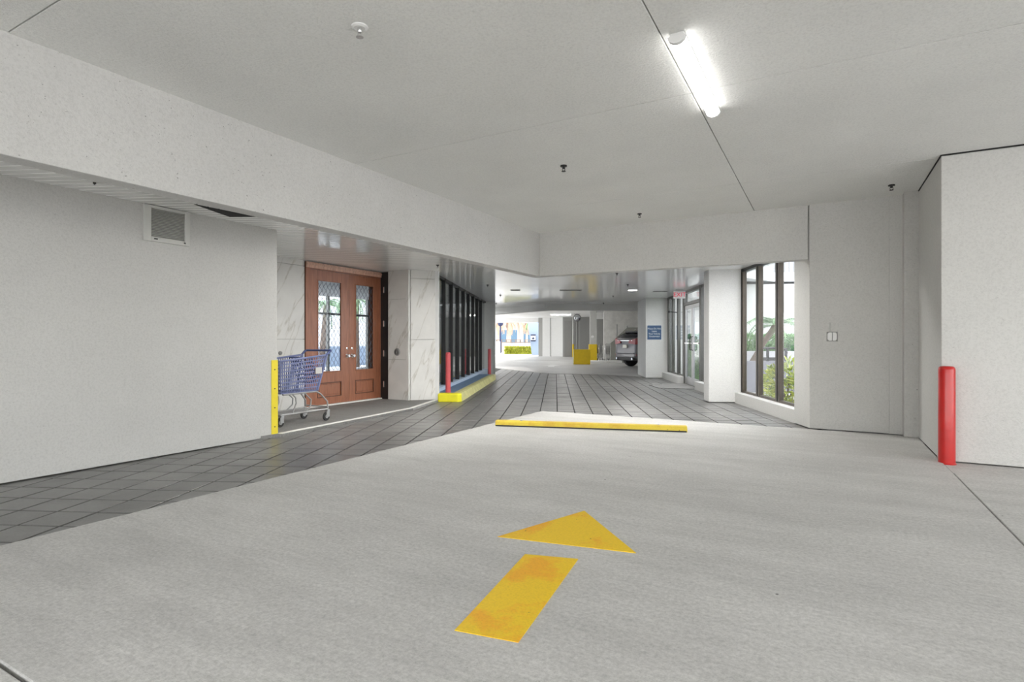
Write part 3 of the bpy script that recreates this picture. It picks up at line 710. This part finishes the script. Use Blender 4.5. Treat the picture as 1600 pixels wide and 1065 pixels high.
# ------------------------------------------------------------------ shopping carts
def make_cart():
    t = empty('shopping_cart', label='blue shopping cart parked by wooden doors behind left wall', cat='cart')
    zt, zb = .945, .455; ht, hb = .245, .20
    rt, rb, ft, fb = .03, .17, .86, .80          # y of rear/front at top/bottom
    def pt(side, a, b): # a: 0 rear..1 front, b: 0 bottom..1 top
        y = (rb+(rt-rb)*b)*(1-a) + (fb+(ft-fb)*b)*a
        return Vector((side*(hb+(ht-hb)*b)*(1-.12*a), y, zb+(zt-zb)*b + .02*(1-a)*b - .05*a*b))
    bk = MB()
    for s in (-1, 1):
        for k in range(21): bk.bar(pt(s, k/20, 0), pt(s, k/20, 1), .013, .006, (1, 0, 0))
        for k in range(10): bk.bar(pt(s, 0, k/9), pt(s, 1, k/9), .006, .014)
    for k in range(11):
        q = k/10*2-1
        A = pt(1, 1, 0); B = pt(1, 1, 1); bk.bar((q*A.x, A.y, A.z), (q*B.x, B.y, B.z), .012, .006, (0, 1, 0))
        A0 = pt(1, 0, 0); bk.bar((q*A0.x, A0.y, A0.z), (q*A.x, A.y, A.z), .012, .006)
    for k in range(10):
        A = pt(1, 1, k/9); bk.bar((-A.x, A.y, A.z), (A.x, A.y, A.z), .006, .014)
    for k in range(17):
        A = pt(1, k/16, 0); bk.bar((-A.x, A.y, A.z), (A.x, A.y, A.z), .012, .006)
    bk.build('basket', M['basket'], t)
    rim = MB()
    loop = [pt(-1, 0, 1), pt(-1, 1, 1), pt(1, 1, 1), pt(1, 0, 1)]
    rim.tube(loop, .014, 8)
    for s in (-1, 1): rim.tube([pt(s, 0, 0), pt(s, 0, 1)], .016, 8)
    rim.build('rim', M['basket'], t)
    # child seat: swung panel with leg openings
    se = MB()
    for k in range(9):
        q = k/8*2-1
        se.bar((q*.20, .13, .56), (q*.22, .30, .93), .013, .006, (0, 1, 0))
    for k in range(7):
        f = k/6; se.bar((-(.20+.02*f), .13+.17*f, .56+.37*f), ((.20+.02*f), .13+.17*f, .56+.37*f), .006, .016)
    se.build('child_seat', M['basketd'], t)
    for s in (-1, 1):
        MB().box(s*.247-.004, s*.247+.004, .13, .25, .70, .79).build('cart_label', M['cartlabel'], t)
    hd = MB()
    hd.tube([(-.245, .05, .96), (-.255, -.02, 1.015), (-.24, -.055, 1.03), (.24, -.055, 1.03), (.255, -.02, 1.015), (.245, .05, .96)], .016, 10)
    hd.build('handle', M['basketd'], t, smooth=True)
    fr = MB()
    for s in (-1, 1):
        fr.tube([(s*.19, .78, .44), (s*.19, .18, .44), (s*.20, .11, .40), (s*.22, -.005, .28), (s*.225, -.01, .17)], .012, 8)
        fr.tube([(s*.225, -.01, .17), (s*.20, .30, .165), (s*.16, .80, .16)], .012, 8)
        fr.tube([(s*.18, .40, .445), (s*.18, .33, .38), (s*.18, .27, .33), (s*.18, .28, .24), (s*.19, .38, .165)], .010, 8)
        fr.tube([(s*.18, .62, .445), (s*.17, .54, .38), (s*.17, .53, .30), (s*.17, .60, .165)], .010, 8)
    fr.tube([(-.225, -.01, .2), (.225, -.01, .2)], .010, 8); fr.tube([(-.16, .8, .16), (.16, .8, .16)], .010, 8)
    for k in range(7): fr.tube([(-.17+.34*k/6*1, .06, .165), (-.14+.28*k/6, .78, .16)], .004, 6)
    fr.build('cart_frame', M['steel'], t, smooth=True)
    for sx, yy in ((-.225, -.01), (.225, -.01), (-.15, .76), (.15, .76)):
        Mw = Matrix.Translation((sx, yy+.03, .063)) @ Matrix.Rotation(R(90), 4, 'Y')
        wh = MB().lathe([(.058, -.013), (.063, -.008), (.063, .008), (.058, .013)], 20, Mw).build('caster_wheel', M['rubber'], t, smooth=True)
        MB().lathe([(.03, -.0145), (.03, .0145)], 14, Mw).build('wheel_hub', M['steel'], wh)
        MB().box(sx-.024, sx-.018, yy-.015, yy+.045, .055, .135).box(sx+.018, sx+.024, yy-.015, yy+.045, .055, .135).box(sx-.024, sx+.024, yy-.02, yy+.03, .13, .165).build('caster_fork', M['steel'], wh, bev=.004)
    return t
ct = make_cart(); ct.location = (-6.62, 5.83, .03); ct.rotation_euler = (0, 0, R(183))
silver = {M['basket']: M['steel'], M['basketd']: M['greyd'], M['cartlabel']: M['white']}
for v, u, rz, lb_ in ((2.90, 34.0, 12, 'silver shopping cart parked against far yellow-based pillar'), (3.12, 32.4, 10, 'silver shopping cart standing beside sloping stair parapet in far garage')):
    c = copy_tree(ct); c.location = P(v, u, .0); c.rotation_euler = (0, 0, RU+R(rz)); c['label'] = lb_; c['group'] = 'silver carts in the far garage'
    for ch in c.children:
        for sl_ in ch.material_slots:
            if sl_.material in silver:
                m_ = silver[sl_.material]; sl_.link = 'OBJECT'; sl_.material = m_

# ------------------------------------------------------------------ far garage beyond the second beam
b2 = MB().prism([(3.95, 21.70), (-.385, 21.05), (-3.6, 25.3), (-3.4, 25.6), (-.25, 21.40), (3.95, 22.0)], 2.36, 3.2).build('ceiling_beam', M['stucco_lit'], uv=True, bev=.01, **SK)
MB().prism([(3.95, 21.3), (9, 21.3), (9, 45), (-5.6, 45), (-5.6, 26), (-3.5, 25.2), (-.3, 21.3)], 3.02, 3.25).build('ceiling_garage', M['whitew'], uv=True, **SK)
MB().box(3.55, 9.2, 20.2, 20.4, 0, 3.2).build('wall_garage_front', M['stucco'], uv=True, **SK)
MB().box(9, 9.2, 20.4, 45, 0, 3.2).build('wall_garage_right', M['greyl'], uv=True, **SK)
fw = MB().box(-5.6, -1.32, 44.4, 44.7, 2.68, 3.2).box(-1.02, .62, 43.6, 43.9, 0, 3.2).build('wall_garage_back', M['whitew'], uv=True, **SK)
MB().box(-.42, -.38, 43.57, 43.6, 0, 3.0).build('wall_joint', M['greyd'], fw)
MB().box(-1.34, -1.02, 43.9, 44.7, 0, 3.2).build('pillar', M['grey'], uv=True, **SK)
bw = MB().box(.55, 9, 42.6, 42.8, 0, 3.2).build('wall_garage_grey', M['grey'], uv=True, **SK)
MB().box(.66, 1.22, 42.55, 42.6, .0, 2.75).build('door_panel', M['greyd'], bw)
MB().box(1.85, 2.62, 42.55, 42.6, .0, 3.0).build('door_panel', M['greyd'], bw)
pp = empty('wall_pipe', P(1.33, 42.3), uv=True, label='grey pipe with yellow foot on the far grey wall', cat='pipe')
MB().tube([(0, 0, .95), (0, 0, 3.0)], .07, 10).build('pipe_run', M['greyl'], pp, smooth=True)
MB().tube([(0, 0, 0), (0, 0, .96)], .08, 10).build('yellow_sleeve', M['yellowd'], pp, smooth=True)
pl = MB().box(2.12, 2.52, 34.5, 34.9, 0, 3.05).build('pillar', M['greyl'], uv=True, **SK)
MB().box(2.05, 2.54, 34.46, 34.92, 0, 1.0).build('yellow_band', M['yellowd'], pl)
rg = empty('alarm_gong', P(2.27, 34.48, 1.45), uv=True, label='small round white device on the far yellow-based pillar', cat='wall device')
MB().lathe([(.09, 0), (.09, .02), (.05, .04)], 16, Matrix.Rotation(R(90), 4, 'X')).build('gong', M['white'], rg)
yb = empty('barrier_wall', P(1.36, 28.75), uv=True, label='low solid yellow wall below the convex mirror', cat='barrier')
MB().box(-.42, .42, 0, .3, 0, .77).build('barrier_block', M['yellowd'], yb, bev=.015)
MB().box(-.45, -.42, 0, .3, 0, .77).build('barrier_lit_side', M['yellowf'], yb)  # paler strip paints the light falling on the block's left face
MB().box(1.85, 3.6, 30.5, 31.2, 0, .13).build('kerb_island', M['whitew'], uv=True, bev=.02, **SK)
mr = empty('traffic_mirror', P(1.12, 29.15), uv=True, label='round convex traffic mirror on grey post behind yellow wall', cat='mirror')
MB().tube([(0, 0, 0), (0, 0, 2.62)], .05, 10).build('mirror_post', M['grey'], mr, smooth=True)
Mm = Matrix.Translation((0, -.07, 2.40)) @ Matrix.Rotation(R(90), 4, 'X')
MB().lathe([(.20, -.02), (.20, .03), (.185, .035), (.185, .0)], 24, Mm).build('mirror_rim', M['greyd'], mr, smooth=True)
MB().lathe([(.19, .0), (.16, .03), (.11, .05), (.05, .06), (.005, .062)], 24, Mm).build('mirror_face', M['mirror'], mr, smooth='all')
MB().box(-.16, .16, -.02, .03, 2.60, 2.62).build('bracket', M['grey'], mr)
# stair with white concrete wall
MB().box(2.84, 4.95, 33.2, 33.5, 0, 3.05).build('wall_stair', M['mottle'], uv=True, **SK)
sp_ = empty('stair_parapet', P(3.05, 31.3), uv=True, label='grey sloping stair parapet beside the parked car', cat='stair')
MB().extr([(0, 0, 0), (0, 0, 1.08), (.93, 0, 1.95), (3.6, 0, 1.95), (3.6, 0, 0)], (0, 0, 0), (0, .18, 0)).build('parapet_wall', M['stairgrey'], sp_)
for a in (.36, .93): MB().tube([(a, .09, .9), (a, .09, 1.95+(.1 if a > .5 else .18))], .03, 8).build('baluster', M['greyd'], sp_)
MB().box(4.95, 9, 36, 36.2, 0, 3.1).build('wall_garage_recess', M['greyd'], uv=True, **SK)
hb_ = MB().box(2.45, 3.3, 36.0, 36.3, 2.62, 3.1).build('ceiling_beam', M['whitew'], uv=True, **SK)
for v, u, lb_ in ((1.0, 31.5, 'lit tube light in far garage above the convex mirror'), (.35, 38, 'lit tube light in far garage before the white wall'), (-3.5, 33, 'added unseen tube light in far garage toward the open side'), (5.5, 28, 'added unseen tube light in far garage above the parked car')):  # open-side and car lamps are added out of view to brighten the far garage
    tube_light(*P(v, u)[:2], 3.015, 1.3, lb_, RU+R(90), 'tube lights in the far garage', 'lampfar')
dn = empty('drain_channel', P(-1.17, 34.2), uv=True, label='dark straight trench drain across the far garage floor', cat='drain')
MB().box(-1.33, 1.33, -.13, .13, -.02, .003).build('drain_frame', M['greyd'], dn)
for k in range(24): MB().box(-1.30+k*.11, -1.26+k*.11, -.11, .11, .003, .006).build('drain_bar', M['grey'], dn)
fa = empty('floor_arrow', P(-.2, 27.0), uv=True, label='faint white arrow painted on the far garage floor', cat='arrow')
MB().prism([(-.5, 0), (.5, -.1), (.05, .9)], -.001, .003).build('arrow_head', M['whitew'], fa)
MB().prism([(-.15, -1.2), (.15, -1.2), (.15, -.15), (-.15, -.15)], -.001, .003).build('arrow_shaft', M['whitew'], fa)

# ------------------------------------------------------------------ parked SUV (local x forward, y left)
def make_car(loc, rz):
    t = empty('parked_car', loc, rz, label='silver grey SUV with dark hatch glass parked behind the far square column', cat='car')
    def loft(st, ns=None):
        m = MB(); n = len(st[0])
        for s in st: m.v += s
        for i in range(len(st)-1):
            for k in range(n):
                m.f.append((i*n+k, i*n+(k+1)%n, (i+1)*n+(k+1)%n, (i+1)*n+k)); m.m.append(0)
        m.f.append(tuple(range(n))); m.f.append(tuple((len(st)-1)*n+k for k in range(n))); m.m += [0, 0]
        return m
    def ring(x, hw, zb, zt, tuck=.08):
        zb += .05; zt *= 1.26
        h = [(-hw+tuck, zb), (-hw+.02, zb+.12), (-hw, zb+.32), (-hw+.015, (zb+zt)/2+.12), (-hw+.06, zt-.06), (-hw+.15, zt)]
        pts = h + [(-a, z) for a, z in h[::-1]]
        return [(x, a, z) for a, z in pts]
    body = [ring(.02, .70, .42, .92), ring(.0, .78, .40, .98), ring(.06, .88, .36, 1.06), ring(.22, .935, .32, 1.10), ring(.6, .95, .28, 1.10), ring(1.6, .95, .26, 1.06),
            ring(2.8, .95, .26, 1.02), ring(3.7, .94, .27, .98), ring(4.4, .88, .28, .88), ring(4.75, .74, .32, .74), ring(4.85, .55, .38, .64)]
    loft(body).build('car_body', M['carpaint'], t, smooth='all')
    def cab(x, hb, ht, zb, zt):
        zb = zb+.26 if zb < 1.2 else zb; zt = max(zt, zb+.06)
        return [(x, -hb, zb), (x, -(hb*.55+ht*.45)-.03, zb+(zt-zb)*.55), (x, -ht, zt-.04), (x, -ht+.12, zt), (x, ht-.12, zt), (x, ht, zt-.04), (x, hb*.55+ht*.45+.03, zb+(zt-zb)*.55), (x, hb, zb)]
    g_ = [cab(.10, .80, .76, 1.02, 1.36), cab(.26, .86, .74, 1.03, 1.48), cab(.46, .88, .68, 1.03, 1.61), cab(.9, .88, .66, 1.03, 1.63), cab(1.8, .88, .67, 1.02, 1.68), cab(2.6, .87, .66, 1.0, 1.64), cab(3.2, .84, .62, .98, 1.36), cab(3.75, .78, .58, .95, .99)]
    loft(g_).build('cabin_glass', M['carglass'], t, smooth='all')
    rf = [cab(.62, .64, .64, 1.57, 1.64), cab(.9, .68, .68, 1.58, 1.69), cab(1.8, .69, .69, 1.60, 1.72), cab(2.6, .68, .68, 1.56, 1.68), cab(2.85, .65, .65, 1.50, 1.58)]
    loft(rf).build('roof', M['carpaint'], t, smooth='all')
    MB().prism([(.36, -.60), (.40, .60), (.75, .62), (.75, -.62)], 1.585, 1.665).build('spoiler', M['cardark'], t, bev=.02)
    for s in (-1, 1):
        MB().tube([(.5, s*.68, 1.57), (.27, s*.76, 1.44), (.12, s*.79, 1.32)], .03, 8).build('rear_pillar', M['carpaint'], t)
        MB().tube([(.9, s*.60, 1.70), (1.0, s*.60, 1.75), (2.4, s*.60, 1.74), (2.5, s*.6, 1.69)], .018, 8).build('roof_rail', M['chrome'], t)
        MB().add([(-.035, s*.34, 1.10), (-.01, s*.80, 1.04), (.17, s*.975, 1.08), (.66, s*.985, 1.31), (.66, s*.975, 1.37), (.17, s*.955, 1.36), (.0, s*.82, 1.31), (-.03, s*.36, 1.22)] +
                 [(.12, s*.34, 1.10), (.14, s*.74, 1.04), (.26, s*.85, 1.08), (.66, s*.88, 1.31), (.66, s*.87, 1.37), (.26, s*.83, 1.36), (.15, s*.74, 1.31), (.12, s*.36, 1.22)],
                 [(0,1,6,7), (1,2,5,6), (2,3,4,5), (15,14,9,8), (14,13,10,9), (13,12,11,10), (0,8,9,1), (1,9,10,2), (2,10,11,3), (3,11,12,4), (4,12,13,5), (5,13,14,6), (6,14,15,7), (7,15,8,0)]).build('tail_light', M['tail'], t)
        MB().tube([(-.06, s*.62, .40), (.1, s*.62, .40)], .055, 12).build('exhaust_tip', M['chrome'], t, smooth=True)
        MB().box(.03, .05, s*.80-.04, s*.80+.04, .52, .62).build('reflector', M['tail'], t)
        MB().box(2.9, 3.05, s*1.0-.09, s*1.0+.09, 1.14, 1.28).build('door_mirror', M['carpaint'], t, bev=.03)
        MB().box(1.05, 3.6, s*.94-.02, s*.94+.02, .24, .36).build('side_sill', M['cardark'], t, bev=.01)
    MB().prism([(-.01, -.66), (-.01, .66), (.16, .90), (.9, .93), (.9, -.93), (.16, -.90)], .30, .47).build('bumper_skirt', M['cardark'], t, bev=.03)
    MB().box(-.03, .02, -.72, .72, .62, .66).build('bumper_crease', M['carpaint'], t, bev=.01)
    MB().box(-.02, .05, -.58, .58, 1.20, 1.235).build('chrome_strip', M['chrome'], t, bev=.005)
    MB().box(-.03, .02, -.155, .155, .88, 1.03).build('number_plate', M['plate'], t)
    for xw in (.86, 3.70):
        for s in (-1, 1):
            Mw = Matrix.Translation((xw, s*.81, .365)) @ Matrix.Rotation(R(90), 4, 'X')
            wh = MB().lathe([(.29, -.12), (.355, -.11), (.365, -.06), (.365, .06), (.355, .11), (.29, .12)], 28, Mw).build('wheel', M['rubber'], t, smooth=True)
            rm = MB().lathe([(.27, -.10), (.27, .10)], 20, Mw)
            for q in range(5):
                a = 2*math.pi*q/5; c = Mw @ Vector((0, 0, -s*.115)); d_ = Mw.to_3x3() @ Vector((math.cos(a), math.sin(a), 0))
                rm.bar(c, c + d_*.27, .05, .03, (0, 1, 0))
            rm.build('wheel_rim', M['steel'], wh)
    MB().box(4.80, 4.88, -.45, .45, .42, .66).build('front_grille', M['cardark'], t)
    return t
ca = R(29.24+22); hx, hy = math.cos(ca), math.sin(ca)
rc = Vector(P(3.56, 25.1)); lft = Vector((-hy, hx, 0))
cc = rc + lft*.86
make_car(tuple(cc), ca)

# ------------------------------------------------------------------ planting helpers
def leaves(name, mat, parent, n, fn, ln, wd, loc=(0,0,0), up=.3, seed=1):
    rnd = random.Random(seed); m = MB()
    for _ in range(n):
        c, nrm = fn(rnd); c = Vector(c)
        d = (Vector(nrm) + Vector((rnd.uniform(-.8,.8), rnd.uniform(-.8,.8), rnd.uniform(-.5,.8)+up))).normalized()
        s = d.cross(Vector((rnd.uniform(-1,1), rnd.uniform(-1,1), rnd.uniform(-.3,1)))).normalized()
        l_ = ln*rnd.uniform(.7, 1.3); w_ = wd*rnd.uniform(.7, 1.2); k = s.cross(d)*(.12*l_)
        m.add([c, c+d*l_*.45+s*w_/2+k, c+d*l_, c+d*l_*.45-s*w_/2+k], [(0,1,2), (0,2,3)])
    return m.build(name, mat, parent, loc=loc, kind='stuff')
def ball(rx, ry, rz_, zc):
    def fn(r):
        a = r.uniform(0, 6.283); z = r.uniform(-1, 1); q = math.sqrt(1-z*z); k = r.uniform(.45, 1)**.6
        n = Vector((q*math.cos(a), q*math.sin(a), z)); return (n.x*rx*k, n.y*ry*k, zc+n.z*rz_*k), n
    return fn
def boxf(x0, x1, y0, y1, z0, z1):
    def fn(r):
        p = [r.uniform(x0, x1), r.uniform(y0, y1), r.uniform(z0, z1)]
        f = r.random()
        if f < .45: p[1] = y0 + r.uniform(0, .08)
        elif f < .8: p[2] = z1 - r.uniform(0, .08)
        return p, Vector((0, -.5, .5))
    return fn
def palm(loc, lean, h, r, nf, fl, label, mats=('trunk', 'palm'), group=None, droop=1.0, seed=3, w=.05):
    rnd = random.Random(seed)
    t = empty('palm_tree', loc, label=label, cat='palm', group=group)
    top = Vector((lean[0], lean[1], h))
    MB().tube([(0,0,0), (lean[0]*.3, lean[1]*.3, h*.38), (lean[0]*.65, lean[1]*.65, h*.72), top], [r*1.25, r, r*.9, r*1.1], 10).build('trunk', M[mats[0]], t, smooth=True)
    for k in range(nf):
        az = 2*math.pi*k/nf + rnd.uniform(-.2, .2); el = rnd.uniform(.1, 1.1); ll = fl*rnd.uniform(.8, 1.1)
        m = MB(); pts = []
        for i in range(9):
            q = i/8; e_ = el - q*droop*1.5
            pts.append(Vector((math.cos(az)*ll*q*math.cos(max(-1.2, e_*.6)), math.sin(az)*ll*q*math.cos(max(-1.2, e_*.6)), ll*(q*math.sin(el) - droop*q*q*.95))) + top)
        m.tube(pts, [.012*fl+.004*(1-i/8) for i in range(9)], 5)
        for i in range(1, 9):
            for j in (0, .5):
                if i+j > 8: continue
                a = pts[i] if j == 0 else (pts[i]+pts[min(i+1, 8)])/2
                d = (pts[i]-pts[i-1]).normalized(); s = d.cross(Vector((0,0,1))).normalized()
                for sg in (-1, 1):
                    l2 = fl*.34*(1-.45*i/8); tip = a + (s*sg*.85 + d*.5 + Vector((0,0,-.28))).normalized()*l2
                    m.add([a-d*w*.25, a+d*w*.25, tip], [(0,1,2)])
        m.build('frond', M[mats[1]], t)
    return t

# ------------------------------------------------------------------ courtyard seen through the right windows
cb = empty('courtyard_building', P(8, 21.6), uv=True, label='pale courtyard building with railed balcony outside the right windows', cat='building')
MB().box(-3.9, 9, 0, .3, 0, 4.9).build('facade', M['lilac'], cb)
for a, b in ((-3.4, -1.6), (.75, 2.3), (4.0, 6)): MB().box(a, b, -.02, 0, .9, 3.3).build('wall_panel', M['cream'], cb)
MB().box(-.35, 9, -1.3, 0, 3.30, 3.62).build('balcony_slab', M['slabw'], cb)
MB().prism([(-3.9, -.0), (-3.9, -4.2), (-3.4, -4.2), (-.36, -1.3), (-.36, 0)], 3.30, 3.80).build('eave_slab', M['slabw'], cb)
bal = MB().box(-.018, .018, -.018, .018, 0, 1.05).mesh('baluster', M['greyd'])
for k in range(56): link('baluster', bal, cb, loc=(-.25+k*.16, -1.22, 3.62))
MB().box(-.35, 9, -1.25, -1.19, 4.67, 4.73).build('hand_rail', M['greyd'], cb)
pw = empty('planter_wall', P(7, 13.6), uv=True, label='low grey planter wall in courtyard outside right windows', cat='wall')
MB().box(-3.0, 4, 0, .25, -.02, .72).build('wall_body', M['planter'], pw)
MB().box(-3.0, 4, 1.6, 1.85, 0, .93).build('white_coping', M['slabw'], pw)
br = empty('terrace_railing', P(5.15, 13.68, .72), uv=True, label='black metal railing frame standing on grey planter wall', cat='railing')
for a in (-.30, -.12, .30): MB().bar((a, 0, 0), (a, 0, .31), .05).build('rail_post', M['black'], br)
MB().tube([(-.33, 0, .31), (.22, 0, .31), (.30, 0, .27), (.32, 0, .18)], .028, 8).build('top_rail', M['black'], br, smooth=True)
MB().bar((-.33, 0, .05), (.33, 0, .05), .05, .08).build('bottom_rail', M['black'], br)
hg = empty('hedge', P(6.5, 16.2), uv=True, label='dense green hedge behind the grey planter wall', cat='hedge')
MB().box(-2.6, 3, .1, .9, 0, 1.2).build('hedge_core', M['green'], hg)
leaves('hedge_foliage', M['green'], hg, 5200, boxf(-2.7, 3.1, -.1, .9, .5, 1.32), .12, .07)
p0 = Vector(P(4.75, 14.75)); p1 = Vector(P(5.72, 15.0))
palm(tuple(p0), (p1.x-p0.x, p1.y-p0.y), 1.60, .075, 18, .95, 'small leaning palm in courtyard outside right windows', droop=.85, seed=5)
def croton(v, u, rx, h, label, n, seed):
    t = empty('croton_shrub', P(v, u, -.01), uv=True, label=label, cat='shrub', group='yellow-green shrubs in the courtyard bed')
    for k in range(7):
        a = k*.9; MB().tube([(0, 0, 0), (.3*rx*math.cos(a), .3*rx*math.sin(a), h*.4), (.7*rx*math.cos(a), .7*rx*math.sin(a), h*.75)], [.012, .009, .005], 6).build('stem', M['trunk'], t)
    leaves('foliage', M['croton'], t, n, ball(rx, rx, h*.5, h*.52), .13, .055, seed=seed)
croton(4.30, 10.75, .36, .82, 'yellow-green leafy shrub in bed behind the middle pane', 520, 4)
croton(4.42, 9.75, .40, .92, 'taller yellow-green shrub in bed behind the nearest pane', 620, 5)
croton(4.45, 11.75, .22, .24, 'low sparse seedling shrub by the farthest pane', 90, 6)
MB().box(3.82, 4.9, 8.6, 11.6, -.03, .02).build('planting_bed', M['soil'], uv=True, **SK)
rk = random.Random(2)
for k in range(9):
    r_ = rk.uniform(.035, .05)
    MB().lathe([(r_*.5, -r_*.5), (r_, -r_*.1), (r_*.8, r_*.4), (r_*.3, r_*.6)], 7).build('bed_stone', M['greyd'], loc=P(rk.uniform(3.86, 3.96), 8.75+k*.11, .05), rz=rk.uniform(0, 3), label='dark rounded stone in planting bed behind nearest pane', cat='stone', group='stones edging the planting bed')

# ------------------------------------------------------------------ garden beyond the lobby window
gw = MB().box(-26, -25.7, 10, 34, 0, 4.2).build('garden_wall', M['slabw'], kind='structure')
lowb = empty('garden_fence', (-20, 20, 0), label='low blue-grey garden fence seen through the leaded glass', cat='fence')
for k in range(14): MB().box(-.05, .05, -6+k*1.0, -6+k*1.0+.96, 0, .95).build('fence_panel', M['paleblue'], lowb)
palm((-18.2, 16.3, 0), (.1, .2), 2.7, .12, 14, 1.3, 'palm in garden seen through the left door glass', seed=8)
palm((-18.6, 18.7, 0), (-.1, .1), 3.1, .12, 14, 1.3, 'palm in garden seen through the right door glass', seed=9)

# ------------------------------------------------------------------ street beyond the far opening
gt = MB().box(-9, -4.95, 49.6, 49.8, 0, 1.15).box(-4.9, -4.2, 51.2, 51.4, 0, 1.05).box(-4.2, -1.8, 52, 52.2, 0, 1.0).build('street_wall', M['slabw'], uv=True, kind='structure')
MB().box(-4.75, -4.15, 51.0, 51.2, 0, 1.05).build('beige_panel', M['beige'], gt)
h2 = empty('hedge', P(-3.25, 50.2), uv=True, label='clipped yellow-green hedge outside the far garage opening', cat='hedge')
MB().box(-1.3, 1.25, 0, .7, 0, .5).build('hedge_core', M['hedgey'], h2)
leaves('hedge_foliage', M['hedgey'], h2, 1500, boxf(-1.35, 1.3, -.08, .7, .0, .62), .16, .1, seed=3)
fb2 = empty('far_building', P(-5, 75), uv=True, label='pale blue building with windows across the street', cat='building')
MB().box(-9, 9, 0, 4, 0, 9).build('facade', M['bldg'], fb2)
for k in range(6): MB().box(-4.4+k*1.7, -3.2+k*1.7, -.06, 0, .9, 2.7).build('window_pane', M['bldgwin'], fb2)
rl = empty('street_fence', P(-4.2, 58), uv=True, label='brown low fence along the street beyond the hedge', cat='fence')
MB().box(-6, 4, 0, .1, 1.02, 1.12).box(-6, 4, 0, .1, 1.28, 1.34).build('fence_rail', M['brown'], rl)
for k in range(21): MB().box(-6+k*.5, -5.88+k*.5, -.02, .12, 0, 1.36).build('fence_post', M['brown'], rl)
for k, (v, u, r_, mt, lb_) in enumerate(((-6.2, 60, .14, 'trunkp', 'palm with slim pale trunk left of street lamp post'), (-5.05, 60, .26, 'trunkp', 'palm with thick pale trunk right of street lamp post'),
                              (-4.25, 63.5, .14, 'trunkp', 'slim palm in middle of the far opening'), (-3.35, 65, .12, 'trunkp', 'slender pale palm left of the dark palm'), (-2.55, 60, .2, 'trunk', 'dark trunked palm beside the pale blue pylon'))):
    x_, y_, _ = P(v, u)
    p_ = palm((x_, y_, 0), (0, .05), 3.2, r_, 13, 1.15, lb_, mats=(mt, 'boot' if k != 4 else 'palm'), group='palms along the street', droop=1.25, seed=20+k, w=.22)
lp = empty('street_lamp', P(-5.55, 56), uv=True, label='dark street lamp post between the pale palms', cat='lamp post')
MB().tube([(0, 0, 0), (0, 0, 2.7)], [.1, .07], 10).build('lamp_pole', M['navy'], lp)
MB().lathe([(.1, 2.7), (.25, 2.8), (.28, 3.0), (.1, 3.25)], 12).build('lamp_head', M['navy'], lp)
py = empty('pale_pylon', P(-1.95, 47.2), uv=True, label='pale blue slanted pylon with sign by far opening edge', cat='pylon')
MB().extr([(-.05, 0, 0), (.65, 0, 0), (.65, 0, 3.2), (-.45, 0, 3.2)], (0, 0, 0), (0, .3, 0)).build('pylon_body', M['paleblue'], py)
ns_ = empty('street_sign', P(-1.88, 46.95, 1.45), uv=True, label='small navy and white sign on the pale pylon', cat='sign')
MB().box(-.21, .21, 0, .03, -.28, .30).build('sign_panel', M['navy'], ns_)
MB().box(-.19, .19, -.01, 0, -.17, .20).build('white_field', M['letter'], ns_)
MB().extr([(-.12, 0, -.02), (0, 0, .1), (.12, 0, -.02), (.06, 0, -.11), (-.06, 0, -.11)], (0, -.02, 0), (0, -.01, 0)).build('emblem', M['navy'], ns_)
